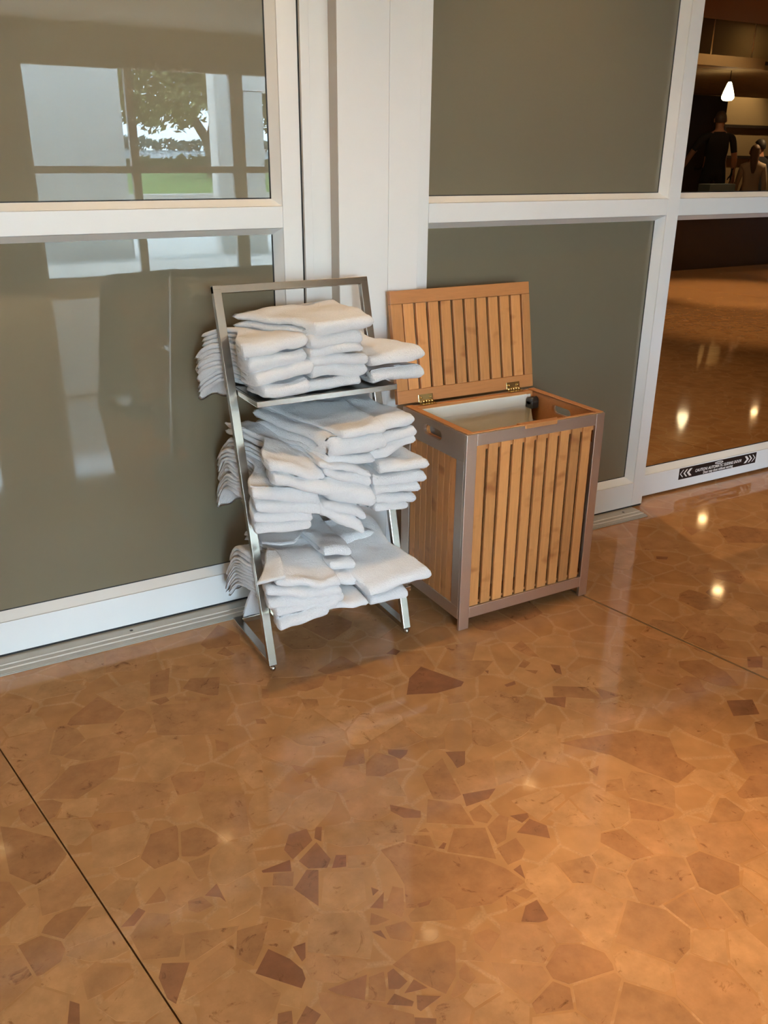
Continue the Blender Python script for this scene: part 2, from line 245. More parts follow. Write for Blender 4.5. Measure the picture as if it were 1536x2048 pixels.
STONES=((0,1206,1967,1153,1894,1237,1858,1324,1853,1345,1869,1273,2007),
(0,1215,2129,1239,2106,1263,2121,1252,2146),
(2,859,2084,894,2057,948,2059,991,2110,896,2137,853,2120),
(2,983,2076,1001,2066,1016,2088,991,2102),
(3,993,2014,1043,1999,1055,2022,1027,2074),
(3,1062,1984,1120,1952,1127,1961,1116,2016,1069,2004),
(2,630,2175,653,2165,691,2258,608,2295,570,2251),
(2,486,2199,517,2209,513,2235,469,2235),
(3,530,2199,588,2170,591,2192,537,2222),
(2,598,2162,620,2149,627,2161,602,2186),
(2,472,2257,525,2251,569,2385,504,2377),
(3,439,2058,604,1974,677,2121,459,2211),
(2,754,2359,779,2364,764,2422,727,2396),
(3,648,2341,699,2313,725,2351,652,2365),
(3,567,2351,610,2328,626,2365,580,2396),
(2,764,2089,781,2080,801,2119,782,2134),
(3,749,2052,828,1985,860,2037,756,2090),
(3,855,1971,897,1970,905,2004,864,2027),
(3,1284,2010,1320,2044,1316,2077,1269,2090,1226,2042),
(3,1394,1994,1440,1960,1519,2047,1409,2079),
(3,1239,1790,1289,1778,1304,1816,1255,1827),
(2,892,1673,919,1732,877,1744,832,1687),
(3,912,1689,955,1701,969,1733,934,1733),
(1,966,1676,984,1641,1009,1652,1021,1665,974,1694),
(1,1103,1569,1097,1536,1124,1539,1156,1585,1107,1608),
(2,717,1715,771,1712,714,1762),
(2,732,1666,746,1699,717,1685),
(4,922,1505,936,1589,907,1593,860,1544),
(3,1074,1636,1115,1620,1143,1670,1086,1682),
(1,1035,1402,1100,1398,1139,1421,1052,1444),
(1,861,1479,877,1442,914,1423,926,1443,870,1500),
(2,560,1912,588,1897,600,1930,574,1964),
(2,703,1975,728,1961,728,1990,707,1998),
(1,1445,1782,1478,1780,1486,1797,1445,1795),
(1,1437,1869,1450,1884,1439,1890),
(2,1561,1841,1595,1857,1589,1884,1547,1857),
(2,1568,1797,1588,1809,1554,1832),
(1,577,1486,583,1449,648,1482,652,1524,607,1527),
(1,655,1486,665,1469,687,1512,673,1518),
(1,603,1406,641,1388,660,1408,654,1472,593,1438),
(0,507,1445,566,1418,577,1451,507,1452),
(0,650,1381,681,1370,697,1402,676,1413),
(2,512,1400,551,1376,570,1414,527,1431),
(1,550,1367,577,1298,621,1391,598,1405),
(4,585,1301,626,1254,676,1263,709,1340,629,1378),
(3,456,1336,521,1277,565,1288,562,1338,532,1386,493,1405),
(2,917,1401,1015,1337,1027,1415,964,1471),
(2,1022,1351,1046,1328,1072,1343,1071,1391,1030,1382),
(2,1025,1259,1053,1262,1105,1320,1088,1337,1039,1318),
(1,1122,1288,1149,1296,1154,1309,1110,1322),
(1,1123,1239,1148,1214,1168,1251,1146,1290,1090,1268),
(3,1077,1282,1112,1290,1099,1308),
(2,908,1296,996,1223,1033,1318,965,1352),
(2,840,1369,891,1319,901,1361,852,1388),
(3,904,1344,925,1322,971,1356,914,1372),
(1,907,1307,922,1320,917,1326,897,1316),
(2,906,1369,906,1387,883,1386),
(4,669,1467,699,1429,838,1374,872,1441,696,1512),
(2,779,1336,771,1260,741,1202,835,1144,911,1121,1012,1135,998,1188,968,1238,903,1295,832,1373,775,1376),
(2,1009,1195,1047,1194,1072,1212,1077,1255,1018,1249),
(1,1018,1143,1034,1181,1011,1177),
(1,696,1224,720,1263,673,1240),
(2,719,1185,735,1200,763,1252,745,1268,698,1220),
(1,694,1266,713,1273,702,1289),
(2,651,1200,664,1193,694,1192,668,1227),
(3,732,1163,820,1123,837,1155,824,1190,773,1197,734,1182),
(1,765,1189,788,1185,801,1194,769,1199),
(2,926,1085,965,1091,950,1124),
(2,984,1095,1008,1101,997,1122,972,1121),
(1,969,1032,992,1028,1003,1082,971,1081,937,1052),
(4,682,1365,725,1342,767,1370,699,1397),
(1,399,1424,406,1405,405,1465,371,1445),
(2,376,1262,399,1225,432,1260,466,1312,400,1322),
(3,437,1266,476,1220,491,1241,496,1272,456,1292),
(0,488,1187,498,1192,513,1226,486,1228),
(0,462,1132,478,1148,481,1170,469,1205,440,1248,396,1207),
(4,412,1121,441,1094,462,1123,438,1143,416,1131),
(2,478,1078,485,1033,617,960,625,978,558,1045,499,1102,486,1107),
(1,517,1088,558,1049,588,1097,506,1105),
(2,564,1047,590,1028,606,1050,621,1087,589,1090),
(1,610,1048,628,1038,651,1045,641,1084,626,1081),
(1,678,1013,664,1043,632,1025),
(1,631,994,639,1001,615,1034,590,1021),
(1,637,985,640,977,691,985,651,1010),
(1,617,960,652,941,658,950,623,972),
(2,681,1016,702,985,742,1010,779,1068,774,1087,697,1105,644,1092),
(2,672,1150,704,1121,726,1145,721,1173,676,1181),
(1,664,1151,664,1177,646,1183),
(3,715,1123,744,1101,763,1104,773,1127,727,1139),
(2,745,1001,754,980,775,986,774,1026,752,1014),
(2,711,970,744,971,739,999,709,978),
(2,821,1056,829,1019,877,1047,866,1070,829,1074),
(3,769,1036,811,1007,815,1040,773,1050),
(3,808,1066,831,1084,813,1102,775,1104),
(1,417,1071,426,1097,401,1104,391,1085),
(1,453,1051,471,1063,455,1093,423,1068),
(3,265,1155,370,1097,387,1100,423,1142,379,1231,284,1214),
(1,215,1439,246,1466,235,1482,189,1449),
(2,328,1423,343,1407,378,1410,365,1446,334,1448),
(1,225,1290,227,1238,228,1235,238,1218,289,1295,240,1320),
(1,49,1276,69,1264,77,1307,62,1323),
(2,289,1472,295,1482,291,1518,249,1484),
(3,209,1346,275,1319,299,1364,281,1384,288,1433,248,1460,201,1418),
(3,301,1295,392,1317,409,1332,300,1368,284,1305),
(3,290,1221,369,1245,385,1307,292,1278,253,1217),
(3,373,1494,392,1495,421,1557,369,1558),
(2,210,1764,232,1749,248,1775,225,1797,203,1800),
(3,397,1706,431,1736,394,1767,362,1738),
(3,223,1821,324,1779,384,1772,416,1838,301,1916,247,1896),
(3,50,1559,106,1553,152,1595,150,1608,142,1654,54,1644),
(2,6,1719,52,1656,93,1671,130,1718,130,1718,113,1787,40,1864,7,1889),
(2,-33,1567,25,1608,3,1693,-16,1704),
(3,92,1307,162,1313,189,1331,125,1388,93,1372),
(2,191,1899,302,1953,327,2023,198,2040,105,1946),
(3,499,1789,539,1763,580,1792,542,1835,490,1812),
(3,444,1661,472,1577,525,1572,569,1726,458,1780),
(2,1538,1673,1651,1593,1660,1663,1571,1718),
(2,1659,1588,1724,1577,1680,1652),
(1,1498,1658,1530,1611,1569,1652,1510,1682),
(3,1535,1608,1591,1479,1679,1471,1716,1535,1555,1627),
(1,1629,1773,1639,1754,1668,1799,1646,1819),
(2,1904,1491,1965,1470,2004,1533,1979,1561,1913,1550),
(1,1936,1341,2011,1311,2054,1371,1981,1405),
(2,1758,1150,1805,1119,1917,1207,1810,1235),
(2,1913,1236,1925,1213,2012,1282,1964,1291),
(3,1742,1436,1765,1318,1835,1328,1934,1354,1952,1415,1902,1473,1824,1473),
(2,1496,1377,1529,1280,1567,1208,1658,1228,1648,1284,1693,1357,1636,1427,1470,1474,1407,1488),
(4,1302,1474,1362,1392,1389,1466,1453,1560,1440,1573,1291,1552),
(4,1541,1546,1475,1560,1417,1509,1496,1487),
(2,1616,1892,1642,1871,1656,1983,1600,1960),
(3,1934,1703,2073,1701,2042,1803,1956,1811),
(3,1379,1275,1424,1255,1453,1293,1414,1306),
(2,1402,1331,1436,1361,1400,1361),
(1,2191,1499,2232,1477,2290,1523,2240,1543),
(1,2537,2232,2572,2210,2596,2227,2557,2255),
(3,2528,2066,2616,2042,2689,2091,2609,2148),
(2,2612,1996,2653,1914,2708,1932,2750,2007,2638,2031),
(1,2473,1898,2494,1876,2578,1932,2574,1963,2483,1932),
(2,2927,2207,3078,2125,3201,2222,3107,2320,3007,2328),
(2,2850,2337,2945,2361,2896,2434),
(3,2552,2326,2701,2259,2759,2327,2635,2438),
(3,2550,1890,2594,1871,2634,1907,2578,1926),
(3,888,652,1087,652,1086,763,1024,837,925,766),
(3,414,861,584,861,581,916,572,959,555,987,532,1003,502,1005,463,995,414,926),
(4,756,693,895,693,919,768,897,833,818,864,792,832),
(3,-64,1358,12,1399,-13,1510,-113,1559,-155,1552,-155,1397),
(3,19,2172,40,2209,17,2337,-52,2386,-216,2403,-216,2126,-128,2116),
(3,47,2221,68,2257,59,2306,27,2329),
(4,315,864,365,864,402,919,420,1027,394,1090,384,1095,354,1088,337,1075),
(3,1093,654,1222,654,1234,751,1188,820,1125,804,1092,763),
(3,-167,1234,-50,1234,-41,1254,-61,1350,-90,1363,-167,1363),
(2,26,1066,97,1066,172,1177,172,1206,137,1226),
(3,1076,916,1145,816,1199,829,1237,863,1230,925,1176,985),
(4,668,778,771,778,790,850,681,880,668,877),
(3,243,1015,259,1015,243,1099),
(3,268,1015,325,1015,335,1111,303,1125,271,1127,256,1125,250,1114),
(4,1022,1057,1034,921,1047,903,1162,983,1137,1055,1109,1072),
(4,560,1281,539,1269,508,1203,612,1126,645,1172,649,1210,636,1247,569,1278),
(4,60,1336,8,1390,-56,1356,-38,1266,29,1276,52,1303),
(3,-26,1173,40,1173,78,1252,46,1272,-26,1262),
(3,1196,971,1224,940,1333,943,1344,946,1379,1014,1340,1046,1270,1059,1226,1038),
(3,-138,1593,-64,1593,-33,1628,-30,1636,-26,1665,-30,1695,-42,1722,-138,1722),
(4,1233,693,1341,693,1341,808,1300,820,1241,761),
(4,1715,844,1822,844,1822,925,1664,1015,1652,959),
(4,119,1291,106,1282,130,1237,178,1210,218,1222,219,1231,206,1304,198,1317,165,1312),
(4,1590,769,1628,769,1577,927,1484,932,1511,829),
(2,121,1085,226,1085,241,1111,237,1133,175,1171,121,1090),
(4,192,1749,174,1645,222,1623,275,1631,344,1739,224,1752),
(3,2441,1320,2565,1320,2405,1633,2380,1626,2324,1587,2307,1522,2404,1352),
(3,1476,1077,1436,1011,1476,939,1568,933,1594,1028,1489,1075),
(2,1026,867,1033,879,1037,907,1010,946,970,966,911,939,906,911,925,885),
(4,730,927,688,885,802,853,827,884,813,933),
(3,961,968,969,1014,959,1031,898,1075,846,1000,913,947),
(4,1405,741,1533,741,1533,804,1498,831,1427,824,1405,801),
(3,1025,845,1024,861,929,878,903,835,924,773),
(4,436,2049,376,2043,354,2013,375,1872,386,1865,432,1877,481,1930,495,2022,484,2030,457,2043),
(3,67,2065,17,2028,22,1955,60,1956,85,1961),
(3,181,2075,174,2097,166,2104,121,2106,75,2071,94,1963,98,1964,128,1978,152,1999,169,2026,179,2061),
(4,1359,1311,1282,1303,1272,1172,1323,1160,1357,1167,1403,1225,1371,1293),
(4,1078,781,1099,781,1132,824,1083,896,1048,893,1030,862,1031,838),
(4,2943,1689,3176,1689,3176,1790,3009,1956,2926,1977,2904,1835),
(4,34,1145,74,1145,129,1225,103,1274,92,1269),
(4,466,1578,426,1550,408,1522,404,1488,409,1460,422,1451,505,1464,521,1547),
(2,1428,896,1472,934,1429,1011,1385,1012,1345,936,1359,901),
(3,-99,1954,16,1954,10,2042,-33,2083,-99,2083),
(3,800,2141,873,2240,861,2352,818,2391,780,2367,711,2301,709,2292,710,2216),
(4,895,1794,905,1823,866,1965,830,1973,747,1890,772,1826,812,1795),
(4,2062,1084,2134,1084,2134,1171,2067,1247,2007,1259,1956,1225),
(4,772,1599,736,1646,702,1650,609,1583,618,1564,659,1515,671,1515,736,1556),
(3,-19,2529,-102,2565,-102,2397,-17,2388,4,2407),
(3,77,2487,-9,2525,12,2414,77,2471),
(3,900,912,906,944,821,1001,812,959,831,892),
(4,1988,1039,2074,1039,2074,1058,1951,1221,1927,1211,1912,1196,1928,1105),
(3,600,1118,602,1126,506,1197,490,1179,488,1169,488,1142,502,1126,532,1108,562,1105,595,1114),
(4,222,1217,178,1204,178,1176,235,1147),
(4,265,1174,265,1196,255,1206,234,1220,231,1219,245,1142,255,1137),
(3,1496,1303,1446,1275,1433,1258,1420,1228,1489,1142,1548,1201,1544,1240,1531,1268,1506,1296),
(4,166,1522,156,1533,80,1468,83,1448,180,1446),
(4,203,1482,177,1510,188,1449),
(2,2494,1471,2608,1471,2608,1605,2477,1678,2425,1669,2408,1639),
(4,621,1711,603,1714,585,1700,563,1675,550,1647,548,1616,553,1590,596,1581,680,1642),
(4,2170,1182,2226,1182,2200,1323,2114,1359),
(4,2244,1182,2277,1182,2277,1291,2219,1315),
(4,1105,1151,1036,1159,1011,1136,1007,1127,1009,1070,1015,1062,1098,1076),
(3,69,2246,49,2212,58,2161,119,2112,151,2111,194,2239),
(3,22,2039,65,2071,49,2160,35,2172,-65,2134,-65,2122),
(3,73,2077,114,2108,60,2152),
(3,3479,2030,3539,2030,3539,2279,3482,2327,3373,2345,3261,2283,3277,2186),
(3,657,880,681,886,727,933,720,965,709,969,674,972,661,963),
(2,27,1409,64,1423,77,1448,73,1473,39,1508,-6,1504,16,1409),
(4,181,1440,80,1442,75,1432,116,1392,162,1379,191,1384),
(2,348,1576,356,1586,380,1673,380,1688,318,1688,276,1622,296,1574),
(4,911,1820,894,1772,899,1760,921,1749,933,1746,1078,1789,1085,1809,1081,1823,992,1879),
(3,-25,2374,15,2345,5,2400),
(3,26,2338,58,2314,143,2347,162,2400,81,2466,13,2407),
(3,413,2575,386,2454,476,2419,503,2437,562,2520,560,2575),
(3,1399,1593,1474,1678,1409,1783,1334,1755,1345,1668),
(2,1607,853,1694,853,1694,869,1649,953,1594,937,1584,926),
(3,1067,1497,1057,1455,1090,1439,1118,1431,1147,1429,1207,1533,1125,1542),
(3,1300,827,1343,827,1358,889,1338,938,1313,929,1278,847),
(4,475,1453,422,1445,393,1355,438,1359,471,1374,484,1399),
(4,1352,805,1400,805,1424,829,1426,890,1366,895,1346,812),
(2,1790,1127,1755,1136,1674,1109,1666,1095,1671,1084,1818,1026,1825,1056),
(3,785,1593,854,1593,863,1607,865,1654,813,1704,749,1677,748,1640),
(3,359,2069,330,2126,265,2137,191,2086,203,2071,231,2047,261,2035,291,2035,324,2046),
(4,1234,762,1295,823,1273,843,1240,857,1196,819),
(2,345,2177,386,2220,334,2332,243,2261,227,2232,234,2223),
(4,1268,1301,1278,1316,1268,1355,1146,1365,1150,1331,1164,1272),
(2,1025,1439,1048,1444,1085,1591,1002,1558,978,1465,987,1458,1015,1440),
(4,1797,947,1797,1028,1694,1069,1668,1069,1668,1026),
(4,462,2363,333,2349,392,2222,447,2218,471,2272,476,2302,472,2334),
(4,1432,1017,1478,1093,1474,1110,1451,1121,1415,1122,1372,1045,1387,1018),
(2,922,878,902,906,835,887,829,866,898,839),
(3,422,2213,391,2216,331,2154,329,2141,373,2055,402,2075,429,2102,444,2129,447,2158,438,2189),
(2,441,1639,417,1660,383,1660,361,1582,393,1564,405,1563,461,1583,457,1609),
(3,952,2130,972,2157,1006,2266,956,2293,902,2269,833,2176,848,2167,907,2139,938,2131),
(3,856,1473,869,1529,843,1566,779,1566,764,1510,774,1494,798,1475,827,1468),
(3,1825,1021,1949,1021,1949,1073,1915,1110,1843,1099,1823,1023),
(2,1328,1054,1322,1154,1266,1167,1245,1146,1272,1065),
(3,740,1893,652,1912,664,1834,709,1761,767,1820),
(4,1090,1803,1074,1762,1086,1692,1123,1679,1140,1677,1225,1743,1114,1806),
(4,623,1722,658,1835,647,1906,581,1836,578,1788,592,1722,618,1718),
(3,339,1544,325,1531,299,1489,291,1434,320,1438,373,1475,379,1482,343,1540),
(3,-74,1786,-28,1808,1,1837,2,1864,-25,1893,-68,1915),
(4,156,1735,166,1736,202,1765,197,1814,126,1849,120,1823,132,1756,153,1737),
(4,73,1421,31,1404,19,1387,73,1331,86,1347,91,1389),
(3,1411,1128,1366,1163,1328,1155,1334,1058,1360,1037),
(4,-19,1531,-18,1519,-1,1510,33,1513,48,1579,40,1602,15,1598,-8,1574),
(2,2108,1515,2103,1601,2022,1632,2001,1608,2003,1529,2027,1467,2080,1443),
(4,1790,1642,1791,1726,1763,1757,1670,1751,1655,1673,1663,1661,1738,1624),
(2,1190,2434,1141,2460,1100,2460,1062,2445,1046,2420,1087,2294,1107,2295,1190,2335,1213,2369),
(2,50,1529,41,1514,79,1476,148,1535,117,1550,76,1549),
(2,90,1935,53,1930,53,1889,71,1848,105,1855),
(2,106,1937,99,1936,114,1857,129,1860,155,1902,135,1926),
(3,2103,1852,2044,1825,2050,1792,2060,1764,2075,1738,2094,1714,2125,1729),
(3,2154,1877,2120,1860,2142,1736,2206,1765,2221,1818),
(4,254,1555,214,1581,168,1562,175,1521,200,1494),
(3,2626,1610,2772,1610,2772,1678,2685,1768,2620,1751,2599,1716),
(4,1186,1088,1143,1055,1164,995,1197,988,1222,1043),
(4,1479,926,1432,892,1430,830,1502,838),
(3,1273,850,1309,936,1235,935,1243,862),
(3,1952,1561,2029,1648,2000,1675,1970,1691,1908,1707,1860,1644,1946,1560),
(3,1042,2412,956,2412,944,2395,938,2370,957,2299,1026,2262,1056,2264,1082,2291),
(4,1752,1482,1830,1551,1813,1624,1794,1637,1742,1619,1719,1573,1711,1548,1727,1514),
(3,1373,2462,1346,2457,1334,2447,1296,2388,1370,2294,1428,2307,1471,2348,1477,2392),
(3,1192,1126,1110,1143,1104,1081,1140,1060,1184,1094),
(3,189,2093,259,2140,248,2196,217,2234,198,2233,160,2117),
(2,1764,2244,1707,2183,1720,2097,1761,2085,1841,2098,1858,2209,1835,2227),
(4,289,2575,287,2558,328,2418,377,2443,407,2575),
(3,1737,2385,1685,2374,1652,2339,1611,2218,1703,2188,1762,2250,1738,2384),
(4,1621,1121,1674,1121,1688,1148,1688,1184,1669,1216,1657,1220,1627,1218,1600,1204,1620,1122),
(3,1065,1778,970,1750,971,1703,996,1685,1032,1677,1082,1681),
(2,1467,1127,1475,1132,1480,1142,1413,1228,1367,1170,1421,1128),
(2,2127,1718,2121,1715,2134,1638,2142,1636),
(2,2269,1697,2208,1760,2144,1727,2162,1631,2238,1611),
(3,977,1023,968,973,1026,944,1018,1034,996,1032),
(4,1223,2373,1202,2342,1239,2221,1366,2285,1289,2388),
(3,1646,959,1661,1031,1658,1044,1634,1044,1600,1028,1577,944),
(4,874,1958,910,1827,989,1885,985,1919,902,1973),
(3,2230,1828,2212,1764,2278,1696,2298,1696,2368,1726,2342,1832),
(2,1594,2217,1579,2201,1569,2123,1573,2110,1611,2074,1713,2086,1701,2182),
(4,1268,1197,1276,1297,1184,1268,1215,1219),
(4,1382,1582,1386,1601,1342,1662,1286,1659,1281,1568,1298,1560,1317,1560,1346,1566,1374,1577),
(2,507,1846,448,1875,420,1867,418,1856,415,1789,464,1782,485,1799),
(4,311,2395,317,2404,284,2448,235,2485,197,2478,163,2415,168,2400,283,2385),
(2,837,2476,796,2575,700,2477,710,2437,746,2424,815,2410),
(4,160,1899,132,1853,207,1816,215,1825,229,1852,234,1880,198,1897),
(4,2510,2331,2486,2386,2427,2404,2350,2374,2323,2267,2340,2226,2368,2212,2491,2290),
(4,1266,1064,1242,1135,1198,1124,1190,1093,1228,1045),
(4,1848,1636,1926,1742,1872,1776,1797,1729,1796,1643,1815,1630),
(2,907,1602,960,1609,974,1638,975,1653,945,1693,934,1693,895,1671,873,1633,870,1625),
(3,1632,1049,1632,1108,1618,1116,1521,1067,1597,1033),
(2,1111,2058,1112,2078,1084,2177,1075,2186,973,2145,987,2115,1043,2068),
(4,170,2302,141,2339,64,2310,75,2252,174,2246),
(4,1203,1514,1153,1427,1247,1424,1266,1476),
(3,1353,1969,1332,1906,1377,1872,1404,1873,1418,1878,1495,1923,1458,1950,1403,1972,1356,1970),
(4,2530,1849,2427,1815,2407,1700,2427,1676,2474,1683,2530,1752,2536,1847),
(4,727,961,733,934,804,939,805,953,762,979),
(3,1281,1666,1256,1700,1191,1601,1223,1569,1275,1571),
(2,2445,1978,2388,1971,2346,1935,2354,1842,2423,1820,2473,1837,2474,1895,2458,1955))
# ================================================================== structure: floor
def fix_parent(o, p): o.parent = p; o.matrix_parent_inverse = p.matrix_basis.inverted()
_link0 = link
def link(name, me, m, parent=None, smooth=False):
    o = _link0(name, me, m, None, smooth)
    if parent: fix_parent(o, parent)
    return o
_text0 = text
def text(name, s, size, loc, rot, m, parent, **kw):
    o = _text0(name, s, size, loc, rot, m, None, **kw)
    if parent: fix_parent(o, parent)
    return o
def clip_poly(P, n, d):
    out = []
    for i in range(len(P)):
        a, b = P[i], P[(i + 1) % len(P)]; fa, fb = n[0] * a[0] + n[1] * a[1] - d, n[0] * b[0] + n[1] * b[1] - d
        if fa <= 0: out.append(a)
        if fa * fb < 0: t = fa / (fa - fb); out.append((a[0] + (b[0] - a[0]) * t, a[1] + (b[1] - a[1]) * t))
    return out
floor = box('floor', -6.2, 24, -6.0, 14.8, -0.06, -0.012, M['subfloor'])
tag(floor, 'polished warm brown terrazzo floor with large marble fragments', 'floor', kind='structure')
JN = (0.9836, 0.1802)
for k in range(-5, 12):
    lo, hi = 0.442 + 1.966 * k, 0.442 + 1.966 * (k + 1)
    g = 0.0019
    P = [(-6.2, -6.0), (24, -6.0), (24, 14.8), (-6.2, 14.8)]
    P = clip_poly(P, JN, hi - g)
    if len(P) >= 3: P = clip_poly(P, (-JN[0], -JN[1]), -(lo + (g if k != 1 else 0.006)))
    if len(P) < 3: continue
    prism('slab', P, 'z', -0.012, 0.0, M['terrazzo'], floor)
# brass divider in the wide joint beside the hamper
prism('divider_strip', [(2.408 * JN[0] + 0.003 * JN[0] - JN[1] * t + JN[0] * w, 2.408 * JN[1] + 0.003 * JN[1] + JN[0] * t + JN[1] * w) for t, w in ((-6, -.0012), (-6, .0022), (2.1, .0022), (2.1, -.0012))], 'z', -0.012, -0.0008, M['joint_strip'], floor)
for i, st in enumerate(STONES):
    P = [(st[j] / 1000.0, st[j + 1] / 1000.0) for j in range(1, len(st), 2)]
    top = 0.0003 + 0.0000025 * (i % 97)
    cx = sum(p[0] for p in P) / len(P); cy = sum(p[1] for p in P) / len(P)
    bm = bmesh.new()
    B = [bm.verts.new((p[0] - cx, p[1] - cy, -0.0005)) for p in P]
    T = [bm.verts.new((p[0] - cx, p[1] - cy, top)) for p in P]
    n = len(P); bm.faces.new(T)
    for q in range(n): bm.faces.new((B[q], B[(q + 1) % n], T[(q + 1) % n], T[q]))
    o = from_bm('stone', bm, M_ST[st[0]], floor); o.location = (cx, cy, 0)

# ================================================================== doors in the front wall
YF = 2.70   # face of the door frames
YG = 2.742  # face of the glass
def door_panel(name, x0, x1, yf, glass, label, stile_l=0.065, stile_r=0.065, z1=2.47, rb=0.124, bead=0.022, gap=0.012, mid=(1.295, 1.360)):
    """framed sliding-door leaf: stiles, rails, sloped glazing beads, two panes"""
    D = empty(name, ((x0 + x1) / 2, yf, 0)); tag(D, label, 'door', kind='structure')
    yb = yf + 0.05; yg = yf + 0.042; m = M['white_frame']
    box('stile', x0, x0 + stile_l, yf, yb, gap, z1, m, D, 0.0015)
    box('stile', x1 - stile_r, x1, yf, yb, gap, z1, m, D, 0.0015)
    xa, xb = x0 + stile_l, x1 - stile_r
    e = 0.0008
    box('rail', xa + e, xb - e, yf, yb, gap, rb, m, D, 0.0012)
    box('rail', xa + e, xb - e, yf, yb, mid[0], mid[1], m, D, 0.0012)
    box('rail', xa + e, xb - e, yf, yb, z1 - 0.07, z1, m, D, 0.0012)
    f = yf + 0.004
    for (za, zb) in ((rb, mid[0]), (mid[1], z1 - 0.07)):
        s = 0.001
        prism('glazing_bead', [(f, za + s), (yg, za + bead), (yg, za + s)], 'x', xa + e, xb - e, m, D)
        prism('glazing_bead', [(f, zb - s), (yg, zb - s), (yg, zb - bead)], 'x', xa + e, xb - e, m, D)
        prism('glazing_bead', [(xa + s, f), (xa + bead, yg), (xa + s, yg)], 'z', za + s, zb - s, m, D)
        prism('glazing_bead', [(xb - s, f), (xb - s, yg), (xb - bead, yg)], 'z', za + s, zb - s, m, D)
        box('gasket', xb - bead - 0.004, xb - bead + 0.001, yg - 0.001, yg + 0.002, za + bead, zb - bead, M['black_gap'], D)
        box('gasket', xa + bead, xb - bead, yg - 0.001, yg + 0.002, za + bead - 0.001, za + bead + 0.003, M['black_gap'], D)
        box('glass_pane', xa + 0.002, xb - 0.002, yg, yg + 0.008, za + 0.002, zb - 0.002, glass, D)
    return D
door_1 = door_panel('door_1', -1.35, 1.2125, YF, M['frosted'], 'white framed sliding door with reflective frosted glass behind the towel rack')
door_2 = door_panel('door_2', 1.63, 2.914, YF, M['frosted'], 'white framed sliding door with olive frosted glass behind the wooden hamper')
door_3 = door_panel('door_3', 2.86, 4.55, 2.765, M['clear'], 'clear glass sliding door with a black warning sticker on its bottom rail', gap=0.012, mid=(1.288, 1.356), rb=0.118)
# black seams beside the doors
for i, (xa, xb) in enumerate(((1.2125, 1.2225), (1.6205, 1.63))):
    o = box('trim_%d' % (i + 1), xa, xb, YF + 0.012, YF + 0.05, 0.0, 2.47, M['black_gap'])
    tag(o, ('black rubber seam at the right edge of the left glass door', 'black rubber seam between the white post and the hamper door')[i], 'seam', kind='structure')
# jamb and column between the doors
col = empty('wall_column', (1.45, 2.7, 0)); tag(col, 'white aluminium post standing between the two frosted doors', 'column', kind='structure')
box('jamb', 1.2225, 1.2510, YF, YF + 0.10, 0.0, 2.47, M['white_frame'], col, 0.001)
box('jamb', 1.2522, 1.3200, YF + 0.004, YF + 0.10, 0.0, 2.47, M['white_frame'], col, 0.001)
box('side_shade', 1.3180, 1.3198, 2.6475, 2.703, 0.0, 2.47, M['shaded_side'], col)  # thin sheet painting the shade on the post's left side
box('post', 1.3200, 1.5030, 2.646, 2.80, 0.0, 2.47, M['white_frame'], col, 0.0012)
box('post', 1.5040, 1.6205, 2.646, 2.80, 0.0, 2.47, M['white_frame'], col, 0.0012)
# thresholds with ridges
sill = empty('trim_3', (0.75, 2.64, 0)); tag(sill, 'ridged aluminium floor track running under the frosted doors', 'floor track', kind='structure')
prism('track_plate', [(-1.5, 2.585), (2.842, 2.585), (2.858, 2.72), (-1.5, 2.72)], 'z', 0.0006, 0.004, M['sill'], sill)
for (ya, yb, h, mm) in ((2.590, 2.612, 0.0058, 'sill'), (2.615, 2.619, 0.0075, 'sill_light'), (2.623, 2.640, 0.0058, 'sill'), (2.643, 2.647, 0.0075, 'sill_light'), (2.651, 2.686, 0.0062, 'sill')):
    prism('ridge', [(-1.5, ya), (2.842 + (ya - 2.585) * .118, ya), (2.842 + (yb - 2.585) * .118, yb), (-1.5, yb)], 'z', 0.004, h, M[mm], sill)
for x in (0.52, 1.9, 2.77, -0.4): lathe('screw', [(0.006, 0), (0.006, 0.0006), (0.001, 0.0008)], (x, 2.668, 0.0062), M['dark_metal'], sill, 12)
box('shadow_gap', -1.35, 2.914, 2.704, 2.715, 0.004, 0.0125, M['black_gap'], sill)
# header above the doors and the wall beyond
for nm, a, lb in (('wall_front_header', (-6.2, 9.6, 2.68, 2.82, 2.471, 2.9), 'painted wall strip above the row of sliding doors'),
                  ('wall_front_left', (-6.2, -1.36, 2.70, 2.82, 0.0, 2.47), 'painted wall to the left of the frosted sliding door'),
                  ('wall_front_right', (4.56, 9.6, 2.70, 2.82, 0.0, 2.47), 'painted wall to the right of the clear sliding door')):
    tag(box(nm, *a, M['white_wall']), lb, 'wall', kind='structure')
# sticker on the clear door
stk = empty('warning_sticker', (3.494, 2.7645, 0.084)); fix_parent(stk, door_3); stk.location = (3.494, 2.7645, 0.084)
stk['label'] = 'black warning sticker with white arrows and lettering'
M['sticker_black'] = mat('sticker_black', (0.012, 0.009, 0.009), rough=0.4)
M['sticker_white'] = mat('sticker_white', (0.85, 0.83, 0.80), rough=0.5)
_SI = Matrix.Translation((3.494, 2.7645, 0.084)).inverted()
def on_sticker(o): o.parent = stk; o.matrix_parent_inverse = _SI; return o
on_sticker(box('backing', 3.216, 3.772, 2.7642, 2.7650, 0.0555, 0.1130, M['sticker_black']))
R90 = (math.radians(90), 0, 0)
SW = M['sticker_white']
on_sticker(_text0('lettering', 'CAUTION: AUTOMATIC SLIDING DOOR', 0.0215, (3.494, 2.7639, 0.0838), R90, SW, None, sx=0.86, bold=0.0003, shear=0.15))
on_sticker(_text0('lettering', 'Door may close without warning', 0.0200, (3.494, 2.7639, 0.0660), R90, SW, None, sx=0.80, bold=0.0003))
